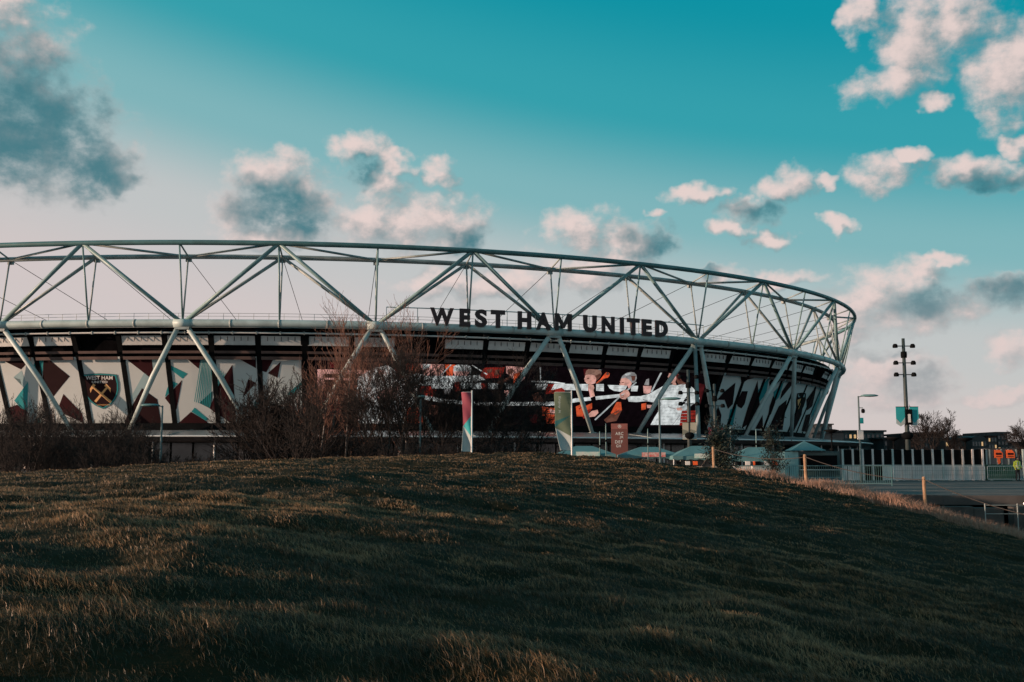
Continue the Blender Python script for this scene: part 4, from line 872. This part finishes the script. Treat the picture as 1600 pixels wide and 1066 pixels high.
slim('slim pale post right of the brown letter board', 1012, 670, 92); slim('slim pale post right of the red banners', 1141, 665, 90); slim('slim grey post above the thin sapling', 1181, 670, 92)
# the tall steel column between the screen and the right-hand wrap
p0 = ring(k_of_px(1086, .3, ZB - 1), .3, ZB - .6); px_ = topx(p0)[0]
col_ = thing('drainage_column', 'tall dark vertical steel column rising to the roof tube right of the screen', 'column', (p0.x, p0.y - 1.5, 0))
m = MB(); m.path([(p0.x, p0.y - 1.5, 0), (p0.x, p0.y - 1.4, 8), (p0.x, p0.y, ZB - .4)], [.42, .40, .34], 12); part('shaft', m, mat('column_paint', (.14,.20,.21), .5, 0, .2, .8), col_, True)
m = MB(); m.lathe([(.8, 0), (.8, .12), (.5, .3), (.44, .5)], (p0.x, p0.y - 1.5, 0), 12); part('base_plate', m, DARKST, col_)

def flag(label, px_pole, px_edge, toppy, botpy, y, cloth):
    a = at(px_pole, toppy, y); x0 = a.x; zt = a.z; zb_ = at(px_pole, botpy, y).z; w_ = (px_pole - px_edge) / FPX * y
    o = thing('feather_flag', label, 'flag', (x0, y, 0), 0, 'feather flags')
    m = MB(); m.path([(0, 0, -.2), (0, 0, 2), (0, 0, zt + .1)], [.06, .055, .04], 8); part('pole', m, EDGE, o, True, False)
    m = MB(); m.tube((0, 0, zt), (-w_, 0, zt), .02, n=6); part('top_arm', m, EDGE, o, False, False)
    H = zt - zb_
    def edge(t): return -w_ * (1 - cloth['pinch'] * math.sin(math.pi * min(1, t * .9)) * .8 - cloth['narrow'] * max(0, t - .55) ** 1.2 * 1.6)
    def bow(u, t): return -.10 * math.sin(u * 3.0 + t * 5) * u - .04 * math.sin(t * 11 + u * 4)
    nu, nv = 26, 90; m = MB(); vs = [(-.05 + edge(j / nv) * (i / nu), bow(i / nu, j / nv), zt - H * j / nv) for j in range(nv + 1) for i in range(nu + 1)]
    fs, mi = [], []
    for j in range(nv):
        for i in range(nu): fs.append((j * (nu + 1) + i, j * (nu + 1) + i + 1, (j + 1) * (nu + 1) + i + 1, (j + 1) * (nu + 1) + i))
    m.v = [tuple(q) for q in vs]; m.f = fs; m.mi = [cloth['fn']((i + .5) / nu, (j + .5) / nv) for j in range(nv) for i in range(nu)]
    c = part('cloth', m, cloth['mats'], o, True, False)
    so_ = c.modifiers.new('thick', 'SOLIDIFY'); so_.thickness = .012
    return o, c, zt, H, w_
# u runs from the pole outwards, t from the top down
def pinkfn(u, t): return 0 if t < .40 + .17 * u else (1 if t < .74 - .18 * u else 2)
flag('tall narrow pink, teal and white flag on the crest of the hill before the trees', 737.5, 722, 613, 706, 58, dict(pinch=.25, narrow=-.02, fn=pinkfn, mats=[FLAGP, FLAGT, FLAGW]))
def greenfn(u, t): return 1 if (.40 + .10 * u < t < .40 + .20 * u) else (2 if t > .76 - .14 * u else 0)
o, c, zt, H, w_ = flag('tall green and white flag with slanting teal wedge right of the trees', 893, 867, 613, 704, 58, dict(pinch=.06, narrow=.55, fn=greenfn, mats=[FLAGG, FLAGDT, FLAGW]))
m = MB(); fit_text(m, 'Enjoy it', (-w_ * .74, -.19, zt - H * .22), (0, 0, -1), (1, 0, 0), (0, -1, 0), .95, .17, .01); part('lettering', m, FLAGW, c, False, False)

# brown board with block letters
a, c = at(955, 662, 100), at(981, 702, 100)
o = thing('letter_board', 'brown board with white block letters between two slim posts, below the screen', 'sign', ((a.x + c.x) / 2, 100, 0)); w_ = c.x - a.x; zt = a.z
m = MB(); m.box((0, 0, (zt + .2) / 2), (w_, .14, zt - .2)); bd = part('board', m, RUST, o, False, False)
m = MB(); m.box((0, -.083, zt - .28), (w_ * .98, .02, .52)); part('header', m, mat('sign_header', (.28,.10,.085), .6), bd, False, False)
for txt, z_, xx, ww, hh in (('ABC', .98, -.02, .78, .30), ('JK', 1.36, .20, .40, .30), ('DEF', 1.80, -.08, .74, .30), ('GH', 2.2, -.12, .44, .28)):
    m = MB(); fit_text(m, txt, (xx, -.085, zt - z_), (1, 0, 0), (0, 0, 1), (0, -1, 0), ww, hh, .01, spacing=1.2); part('lettering', m, PRINTW, bd, False, False)
m = MB(); 
for i in range(16):
    a0, a1 = 2 * math.pi * i / 16, 2 * math.pi * (i + 1) / 16; q = lambda r_, t: (r_ * math.cos(t), -.098, zt - .28 + r_ * math.sin(t)); m.quad(q(.13, a0), q(.13, a1), q(.17, a1), q(.17, a0))
m.quad((-.10, -.098, zt - .36), (.0, -.098, zt - .30), (.10, -.098, zt - .36), (0, -.098, zt - .16)); part('roundel', m, PRINTW, bd, False, False)
for s in (-1, 1): m = MB(); m.box((s * w_ * .4, .02, .1), (.12, .12, .5)); part('leg', m, DARKST, o, False, False)
# ------------------------------------------------------------------ marquees and kiosk under the canopy
def marquee(label, px, y, w_, peakpy, eavepy, wall=None, signm=None):
    x = (px - 800) / FPX * y; zp, ze = at(px, peakpy, y).z, at(px, eavepy, y).z; o = thing('marquee', label, 'marquee', (x, y, 0), 0, 'teal roofed marquees'); h = w_ / 2
    m = MB(); rdg = h * .28; q = [(-h, -2, ze), (h, -2, ze), (h, 2, ze), (-h, 2, ze), (-rdg, 0, zp), (rdg, 0, zp)]
    m.add(q, [(0, 1, 5, 4), (1, 2, 5), (2, 3, 4, 5), (3, 0, 4), (3, 2, 1, 0)]); part('roof', m, TENT, o, False, False)
    for a_, c_ in (((-h, -2), (h, -2)), ((-h, 2), (h, 2)), ((-h, -2), (-h, 2)), ((h, -2), (h, 2))):
        m = MB(); n = 14; vs = []
        for i in range(n + 1):
            f = i / n; vs += [(a_[0] + (c_[0] - a_[0]) * f, a_[1] + (c_[1] - a_[1]) * f, ze + .01), (a_[0] + (c_[0] - a_[0]) * f, a_[1] + (c_[1] - a_[1]) * f, ze - .28 - .08 * (i % 2))]
        m.add(vs, [(2 * i, 2 * i + 1, 2 * i + 3, 2 * i + 2) for i in range(n)]); part('valance', m, TENT, o, False, False)
    for sx in (-1, 1):
        for sy in (-1, 1): m = MB(); m.tube((sx * (h - .08), sy * 1.92, 0), (sx * (h - .08), sy * 1.92, ze - .02), .05, n=6); part('leg', m, EDGE, o, False, False)
    if wall: m = MB(); m.box((0, 1.7, (ze - .2) / 2), (w_ * .94, .06, ze - .25)); part('back_wall', m, wall, o, False, False)
    if signm: m = MB(); m.box((.2, -2.12, ze + .02), (2.2, .05, .42)); part('sign', m, signm, o, False, False)
    return o
REDS = mat('sign_red_print', (.55,.09,.08), .5, 0, 0, 5.0, col2=(.60,.50,.47)); MINT = mat('sign_mint', (.25,.55,.50), .5, 0, 0, 3.0, col2=(.60,.62,.58))
marquee('teal marquee with a mint sign next to the green flag', 912, 96, 5.6, 697, 710, TENTW, MINT); marquee('teal marquee carrying a red and white sign', 1012, 97, 5.6, 698.5, 711, None, REDS)
marquee('teal marquee between the cream banners and the leafy sapling', 1092, 95, 5.7, 697, 713, TENTW, MINT); marquee('dark teal marquee right of the leafy sapling', 1180, 92, 5.4, 699, 716, None, None)
def table_set(px, y, lab):
    x = (px - 800) / FPX * y; o = thing('counter', lab, 'counter', (x, y, 0), 0, 'stall counters'); m = MB(); m.box((0, 0, .5), (2.6, .7, 1.0)); part('front', m, TENTW, o, False, False)
    m = MB(); m.box((0, 0, 1.04), (2.8, .85, .07)); part('top', m, DARKST, o, False, False)
    for s in (-.8, 0, .7): m = MB(); m.box((s, -.1, 1.25), (.4, .3, .34)); part('crate', m, [BLACK, PRINTW, ORANGE][int((s + 1) * 1.3) % 3], o, False, False)
table_set(1072, 93, 'white counter under the marquee right of the cream banners'); table_set(1165, 90, 'white counter under the dark teal marquee'); table_set(1195, 89, 'counter at the right end of the dark teal marquee')
# pale kiosk and the dark serving unit beside it
x0, x1, y_ = at(1226, 700, 84).x, at(1312, 700, 84).x, 84.0; xm = at(1247, 700, 84).x; zt = at(1240, 706, 84).z
o = thing('pale_kiosk', 'pale teal box kiosk with long dark serving hatch, left of the black fence', 'kiosk', (x0, y_, 0))
m = MB(); m.box((xm / 2 + x0 / 2, y_ + 1.2, zt / 2), (xm - x0, 2.4, zt)); part('body', m, mat('kiosk_teal', (.22,.40,.41), .5, 0, .15, .8), o)
m = MB(); m.box((xm / 2 + x1 / 2 + .02, y_ + 1.3, zt / 2 + .1), (x1 - xm, 2.3, zt - .1)); hu = part('serving_unit', m, BTEAL, o)
m = MB(); m.box((xm / 2 + x1 / 2, y_ + .14, 1.35), (x1 - xm - .4, .06, 1.15)); part('serving_hatch', m, BLACK, hu)
m = MB(); m.box((xm / 2 + x1 / 2, y_ - .05, .74), (x1 - xm - .2, .4, .06)); part('shelf', m, EDGE, hu)
m = MB(); m.add([(xm - .6, y_ - .3, zt + .1), (x1 - 1.2, y_ - .3, zt + .1), (x1 - 1.2, y_ + 2, zt + .1), (xm - .6, y_ + 2, zt + .1), (xm + .8, y_ + 1, zt + .9)], [(0, 1, 4), (1, 2, 4), (2, 3, 4), (3, 0, 4), (3, 2, 1, 0)]); part('roof', m, TENT, o)

# ------------------------------------------------------------------ handrail along the ramp (right of centre)
def handrail(label, pts, h, group):
    o = thing('handrail', label, 'railing', (pts[0][0], pts[0][1], pts[0][2]), 0, group); m = MB()
    for z_ in (h, h * .12): m = MB(); m.path([(a, b_, c + z_) for a, b_, c in pts], .025, 6); part('rail', m, STEELD, o)
    for (a, b_, c), (d, e, f) in zip(pts[:-1], pts[1:]):
        n = max(2, int(math.hypot(d - a, e - b_) / .13))
        for i in range(n + 1):
            t = i / n; big = i in (0, n); q = Vector((a + (d - a) * t, b_ + (e - b_) * t, c + (f - c) * t)); m = MB(); m.tube(q + Vector((0, 0, 0 if big else h * .12)), q + Vector((0, 0, h)), .03 if big else .012, n=5); part('post' if big else 'baluster', m, STEELT, o)
def hx(px, y): return (px - 800) / FPX * y
handrail('long steel handrail running below the kiosk to the black fence', [(hx(1150, 62), 62, 0), (hx(1230, 62), 62, 0), (hx(1320, 62), 62, 0), (hx(1388, 62), 62, 0)], 1.22, 'handrails')
# ------------------------------------------------------------------ black and white hoarding fence
FY = 78.0
o = thing('hoarding_fence', 'long fence of black mesh panels over pale boards, right of the stadium', 'fence', (hx(1420, FY), FY, 0))
pxs = [1313 + 15.5 * i for i in range(15)] + [1593 + 15.5 * i for i in range(3)]
for i, px in enumerate(pxs):
    x = hx(px, FY); m = MB(); m.box((x, FY - .06, 1.19), (.13, .13, 2.38)); part('post', m, WHITEP if i % 5 else STEEL, o)
    if i in (14, 17): continue
    x2 = hx(px + 15.5, FY); m = MB(); m.box(((x + x2) / 2, FY + .02, 1.75), (x2 - x - .14, .04, 1.14)); part('mesh_panel', m, BLACK, o)
    lo_ = BLACK if 1335 < px < 1372 else WHITEP
    m = MB(); m.box(((x + x2) / 2, FY + .01, .58), (x2 - x - .14, .08, 1.12)); part('board', m, lo_, o)
m = MB(); m.box((hx(1421, FY), FY - .05, 1.17), (hx(1530, FY) - hx(1313, FY), .08, .05)); part('mid_rail', m, STEEL2, o)
def barrier(label, px, y):
    x = hx(px, y); o = thing('crowd_barrier', label, 'barrier', (x, y, 0), 0, 'crowd control barriers'); w_ = 2.25; m = MB()
    m.path([(0, 0, .14), (0, 0, 1.06), (.06, 0, 1.1), (w_ - .06, 0, 1.1), (w_, 0, 1.06), (w_, 0, .14), (0, 0, .14)], .022, 6); part('frame', m, EDGE, o, False, False)
    for z_ in (.45, .78): m = MB(); m.tube((0, 0, z_), (w_, 0, z_), .012, n=5); part('rail', m, STEEL2, o, False, False)
    for i in range(1, 15): m = MB(); m.tube((i * w_ / 15, 0, .14), (i * w_ / 15, 0, 1.1), .011, n=5); part('bar', m, STEEL2, o, False, False)
    for s in (.3, w_ - .3): m = MB(); m.box((s, 0, .03), (.06, .55, .04)); m.box((s, 0, .09), (.04, .04, .12)); part('foot', m, STEEL2, o, False, False)
for i, (px, lab) in enumerate([(1391,'first crowd barrier from the left before the pale boards'),(1438.5,'second crowd barrier from the left before the pale boards'),(1486,'third crowd barrier, just left of the green booth'),(1537,'crowd barrier right before the green booth'),(1585.5,'rightmost crowd barrier, beside the hi-vis worker')]): barrier(lab, px, 75.6)
# the green ticket booth
bx0, bx1 = hx(1536, 78), hx(1584, 78); o = thing('ticket_booth', 'dark green booth with glazed upper half and two orange signs', 'booth', ((bx0 + bx1) / 2, 78, 0)); w_ = bx1 - bx0
m = MB(); m.box((0, .9, .6), (w_, 1.8, 1.2)); part('base', m, GREEN, o, False, False)
m = MB(); m.box((0, .95, 2.42), (w_ + .1, 1.95, .08)); part('roof', m, BRICKD, o, False, False)
m = MB(); m.box((0, 1.75, 1.8), (w_, .06, 1.16)); part('back_wall', m, BLACK, o, False, False)
for i, t in enumerate((0, .1, .36, .5, .74, 1)):
    m = MB(); m.box((-w_ / 2 + .05 + (w_ - .1) * t, .04, 1.79), (.10, .10, 1.18)); part('mullion', m, STEEL2, o, False, False)
    if i < 5:
        t2 = (0, .1, .36, .5, .74, 1)[i + 1]; m = MB(); m.box((-w_ / 2 + .05 + (w_ - .1) * (t + t2) / 2, .06, 1.79), ((w_ - .1) * (t2 - t) - .1, .02, 1.16)); part('pane', m, GLASS, o, False, False)
for j, xx in enumerate((hx(1555, 78) - (bx0 + bx1) / 2, hx(1573.5, 78) - (bx0 + bx1) / 2)):
    m = MB(); P_ = [(-.32, -.3), (.32, -.3), (.32, .08), (.12, .32), (-.32, .32)]
    m.prism(P_, (1, 0, 0), (0, 0, 1), (0, -1, 0), (xx, -.06, 2.0), .03); s1 = part('orange_sign', m, ORANGE, o, False, False)
    if j == 0: m = MB(); m.prism([(-.1, -.31), (.12, -.31), (.12, -.66), (-.02, -.78), (-.1, -.6)], (1, 0, 0), (0, 0, 1), (0, -1, 0), (xx, -.06, 2.0), .03); part('arrow_tail', m, ORANGE, s1, False, False)
    for (a, c, hh) in (((-.22, .22, .0), .02, .16), ((-.2, .2, .0), -.17, .05)): m = MB(); m.box((xx, -.07, 2.0 + c), (a[1] - a[0], .01, hh)); part('printed_line', m, MAROON, s1, False, False)
m = MB(); m.lathe([(.04, 0), (.04, .02)], (.15, -.02, .8), 8); part('door_knob', m, PRINTW, o, False, False)

# ------------------------------------------------------------------ the worker in the yellow jacket
px_, y_ = 1583.5, 74.5; xw = hx(px_, y_)
def person():
    o = thing('person', 'person in yellow hi-vis jacket and dark trousers standing with back turned beside the green booth', 'person', (xw, y_, 0), R(12))
    V, E, Rd = [], [], []
    def v(p, r, par=None):
        V.append(p); Rd.append(r)
        if par is not None: E.append((par, len(V) - 1))
        return len(V) - 1
    pel = v((0, 0, .94), .135); wa = v((0, .01, 1.10), .125, pel); ch = v((0, .0, 1.34), .15, wa); nk = v((0, 0, 1.50), .062, ch); hd = v((0, -.01, 1.60), .082, nk); v((0, -.01, 1.72), .075, hd)
    for s in (-1, 1):
        hp = v((s * .09, 0, .88), .10, pel); kn = v((s * .11, -.02, .49), .068, hp); an = v((s * .12, .02, .09), .048, kn); v((s * .13, -.15, .04), .04, an)
        sh = v((s * .18, 0, 1.42), .068, ch); el_ = v((s * .25, .03, 1.14), .05, sh); wr = v((s * .21, -.12, .93), .032, el_); pm = v((s * .20, -.17, .87), .034, wr)
        for f in range(4):
            b_ = v((s * (.18 + .014 * f), -.195, .83), .010, pm); v((s * (.18 + .014 * f), -.20, .79 - .006 * (f in (1, 2))), .008, b_)
        b_ = v((s * .17, -.19, .865), .011, pm); v((s * .155, -.205, .84), .009, b_)
    me = bpy.data.meshes.new('body'); me.from_pydata(V, E, []); b_ = link('body', me, o)
    md = b_.modifiers.new('skin', 'SKIN'); 
    for i, q in enumerate(Rd): me.skin_vertices[0].data[i].radius = (q, q * .85 if q > .12 else q); me.skin_vertices[0].data[i].use_root = (i == 0)
    b_.modifiers.new('sub', 'SUBSURF').levels = 1; b_.modifiers['sub'].render_levels = 1; me.materials.append(mat('work_trousers', (.015,.016,.02), .8))
    HV = mat('hi_vis', (.52,.60,.05), .6, 0, .1, 4); m = MB(); n = 14
    prof = [(.195, .14, .86), (.20, .145, 1.0), (.195, .14, 1.15), (.215, .15, 1.32), (.20, .135, 1.44), (.09, .08, 1.52)]
    m.add([(a * math.cos(2 * math.pi * j / n), c * math.sin(2 * math.pi * j / n), z_) for a, c, z_ in prof for j in range(n)], [(i * n + j, i * n + (j + 1) % n, (i + 1) * n + (j + 1) % n, (i + 1) * n + j) for i in range(5) for j in range(n)])
    for s in (-1, 1): m.path([(s * .18, 0, 1.44), (s * .26, .03, 1.14), (s * .22, -.10, .97)], [.085, .07, .055], 8)
    j_ = part('jacket', m, HV, o, True, False)
    RF = mat('reflective_tape', (.6, .62, .6), .4); 
    for z_ in (.97, 1.12):
        m = MB(); m.lathe([(.208, z_ - .03), (.212, z_ + .03)], (0, 0, 0), 14); m.v = [(a, c * .74, e) for a, c, e in m.v]; part('tape', m, RF, j_, False, False)
    for s in (-1, 1): m = MB(); m.box((s * .10, -.147, 1.28), (.05, .02, .30)); m.box((s * .10, .147, 1.28), (.05, .02, .30)); part('tape', m, RF, j_, False, False)
    m = MB(); m.lathe([(.02, 1.80), (.075, 1.79), (.10, 1.73), (.105, 1.64), (.085, 1.57), (.05, 1.55)][::-1], (0, .02, 0), 12); part('hair', m, mat('dark_hair', (.02,.015,.012), .7), o, True, False)
    m = MB(); m.lathe([(.02, 1.53), (.06, 1.55), (.078, 1.62), (.08, 1.68), (.05, 1.72)], (0, -.045, 0), 12); f_ = part('face', m, mat('skin_tone', (.40,.24,.18), .6), o, True, False)
    m = MB(); m.prism([(-.014, 1.62), (.014, 1.62), (0, 1.67)], (1, 0, 0), (0, 0, 1), (0, -1, 0), (0, -.14, 0), .03); part('nose', m, MATS['skin_tone'], f_, False, False)
    return o
person()

# ------------------------------------------------------------------ rope fence on wooden stakes
def gz(x, y): return float(hill_z(x, y, False))
o = thing('rope_fence', 'low rope fence on three wooden stakes along the right side of the hill', 'fence', (hx(1255, 45), 45, gz(hx(1255, 45), 45)))
tops = []
for px, y, py0, py1 in ((1020, 57, 0, 0), (1113, 49, 698, 733), (1255, 45, 710, 748), (1438, 42, 745, 786), (1680, 38.5, 0, 0)):
    x = hx(px, y); zb_ = gz(x, y)
    if not py0: tops.append(Vector((x, y, zb_ + .95))); continue
    zt = at(px, py0, y).z; zb_ = min(zb_, at(px, py1, y).z) - .15
    m = MB(); m.path([(x + .02, y, zb_), (x, y, zb_ + .5), (x - .015, y, zt - .04), (x - .015, y, zt)], [.075, .07, .068, .045], 9); part('stake', m, WOOD, o, False); tops.append(Vector((x, y - .07, zt - .12)))
for a, c in zip(tops[:-1], tops[1:]):
    m = MB(); n = 16; m.path([a.lerp(c, i / n) - Vector((0, 0, .42 * 4 * (i / n) * (1 - i / n) * (a - c).length / 9)) for i in range(n + 1)], .017, 6); part('rope', m, ROPE, o, True)

# dry reeds along the foot of the hill on the right ---------------------
n = 34000; px = rng.uniform(1150, 1660, n); yb = np.interp(px, [1150, 1255, 1438, 1660], [48.6, 44.6, 41.2, 37.0]) + rng.normal(.3, .8, n)
x = (px - 800) / FPX * yb; z = hill_z(x, yb); patch = np.clip(.45 + 1.1 * vnoise(x, yb, 1.6, 1.2, 83), 0.05, 1)
kp = rng.random(n) < patch; x, yb, z, patch = x[kp], yb[kp], z[kp], patch[kp]; n = len(x)
hh = (.16 + .38 * patch) * rng.uniform(.5, 1.3, n); dr = np.clip(rng.normal(.75, .25, n), 0, 1)[:, None]
tip = np.array([.55, .33, .24]) * dr + np.array([.06, .045, .03]) * (1 - dr)
rd = blades('dry_reeds', x, yb, z, hh, rng.uniform(.010, .022, n), rng.uniform(.2, 1.0, n), rng.uniform(0, 6.28, n), tip * .7, tip); rd['label'] = 'dry straw coloured reeds along the rope fence'; rd['category'] = 'reeds'
# retaining wall, steps and planting under the edge of the plaza ---------
o = thing('retaining_wall', 'low concrete retaining wall below the edge of the plaza', 'wall', (hx(1520, 43.6), 43.6, -1.7))
for i, (p0_, p1_, z0, z1) in enumerate(((1462, 1508, -1.6, -.36), (1510, 1556, -1.6, -.42), (1573, 1625, -1.6, -.38), (1627, 1680, -1.6, -.44))):
    a, c = hx(p0_, 43.4), hx(p1_, 43.4); m = MB(); m.box(((a + c) / 2, 43.4 + .1 * i, (z0 + z1) / 2), (c - a, .5, z1 - z0)); part('concrete_block', m, mat('dark_concrete', (.075,.068,.064), .9, 0, .4, .8, .4), o)
o = thing('ground_light', 'small glowing round light low down at the right edge', 'lamp', (hx(1592, 42.2), 42.2, -1.0)); pz = at(1592, 787, 42.2).z + 1.0
m = MB(); m.tube((0, 0, -.7), (0, 0, pz - .06), .05, n=8); part('stem', m, DARKST, o, False, False)
m = MB(); m.lathe([(.02, -.05), (.05, -.03), (.06, 0), (.05, .03), (.02, .05)], (0, 0, pz), 10); part('bulb', m, mat('bulb_glow', (1, .85, .7), .4, 0, .02, 1, emit=1.6), o, True, False)
o = thing('edge_rail', 'thin wire railing at the lower right corner below the plaza', 'railing', (hx(1560, 42), 42, -1.6))
for px in (1530, 1580, 1630): m = MB(); x = hx(px, 42); m.tube((x, 42, -1.7), (x, 42, -.18), .025, n=6); part('post', m, STEEL2, o)
for z_ in (-.25, -.6): m = MB(); m.tube((hx(1530, 42), 42, z_), (hx(1640, 42), 42, z_), .014, n=5); part('wire', m, STEEL2, o)

# ------------------------------------------------------------------ dish lamps and far buildings
def dish(label, px, py, y):
    p = at(px, py, y); o = thing('dish_lamp', label, 'lamp', (p.x, y, 0), 0, 'dish lamps'); h = p.z; w_ = 11.5 / FPX * y
    m = MB(); m.path([(0, 0, -.1), (0, 0, h)], [.14, .09], 10); part('pole', m, DARKST, o, True, False)
    m = MB(); m.lathe([(.1, -.32), (.45 * w_, -.18), (w_, .02), (w_, .10), (.5 * w_, .2), (.05, .24)], (0, 0, h), 18); part('dish', m, DARKST, o, True, False)
    m = MB(); m.lathe([(.12, -.2), (.3, -.1), (.3, .1), (.12, .2)], (0, 0, h * .55), 10); part('lantern', m, DARKST, o, True, False)
dish('dish lamp left of the teal banners', 1396, 685, 120); dish('dish lamp right of the bare trees', 1508, 686.5, 120); dish('dish lamp at the right end of the stadium canopy', 1299, 673.5, 128)
def building(label, px0, px1, toppy, y, depth, m_, rows, cols, lit=(), roof='flat', name='far_building', wm=None):
    a, c = at(px0, toppy, y), at(px1, toppy, y); w_ = c.x - a.x; h = a.z; o = thing(name, label, 'building', ((a.x + c.x) / 2, y, 0), 0, 'buildings on the skyline')
    m = MB(); m.box((0, depth / 2, h / 2), (w_, depth, h)); part('wall', m, m_, o, False, False)
    m = MB()
    if roof == 'flat': m.box((0, depth / 2, h + .25), (w_ + 1.2, depth + 1.2, .5))
    elif roof == 'round': m.add([(math.cos(math.pi * i / 10) * -w_ / 2, d_, h + math.sin(math.pi * i / 10) * w_ * .22) for d_ in (0, depth) for i in range(11)], [tuple(range(11))[::-1], tuple(range(11, 22))] + [(i, i + 1, i + 12, i + 11) for i in range(10)])
    elif roof == 'gable': m.add([(-w_ / 2, 0, h), (w_ / 2, 0, h), (0, 0, h + w_ * .25), (-w_ / 2, depth, h), (w_ / 2, depth, h), (0, depth, h + w_ * .25)], [(0, 1, 2), (5, 4, 3), (0, 2, 5, 3), (1, 4, 5, 2), (0, 3, 4, 1)])
    part('roof', m, BRICKD, o, False, False)
    fl = h / (rows + .4)
    for r_ in range(rows):
        for q in range(cols):
            x = -w_ / 2 + w_ * (q + .5) / cols; z_ = h - fl * (r_ + .62); ww, wh = w_ / cols * .5, fl * .5
            m = MB(); m.box((x, -.04, z_), (ww + .2, .12, wh + .2)); f = part('window', m, wm or BTEAL, o, False, False)
            m = MB(); m.box((x, -.12, z_), (ww, .05, wh)); part('pane', m, WLIT if (r_, q) in lit else GLASS, f, False, False)
    return o
building('long flat roofed apartment block right of the stadium with glowing top corner', 1318, 1381, 675, 300, 30, BTEAL, 4, 9, ((0, 1), (0, 2)))
building('low dark block behind the dish lamp, left of the teal banners', 1380, 1440, 686, 290, 20, BRICKD, 3, 6)
building('dark brick block under the wide bare tree', 1436, 1474, 679, 230, 20, BRICK, 4, 5, (), 'flat'); building('small gabled brick house right of the dark brick block', 1476, 1489, 687, 225, 14, BRICK, 3, 2, ((0, 0),), 'gable')
building('small pale teal block right of the gabled house', 1489.5, 1500, 691, 225, 14, BTEAL, 2, 2)
building('round roofed dark hall right of the dish lamp', 1518, 1541, 686, 230, 25, BRICKD, 3, 5, ((0, 3), (1, 3)), 'round')
building('stepped tower block above the orange signs, lower left wing', 1543, 1557, 681, 260, 18, BRICK, 4, 3, ((0, 0), (1, 2)))
building('tall dark teal tower above the orange signs', 1557.5, 1574, 678, 262, 18, BRICKD, 5, 3, ((2, 0),)); building('low dark block at the right edge behind the tower', 1575, 1620, 693, 280, 18, BRICKD, 2, 6)
building('dark block seen between the rightmost stadium legs', 1278, 1300, 664, 420, 20, BRICKD, 5, 4); building('low dark wall of buildings behind the fence', 1290, 1330, 692, 310, 15, BRICKD, 2, 6)
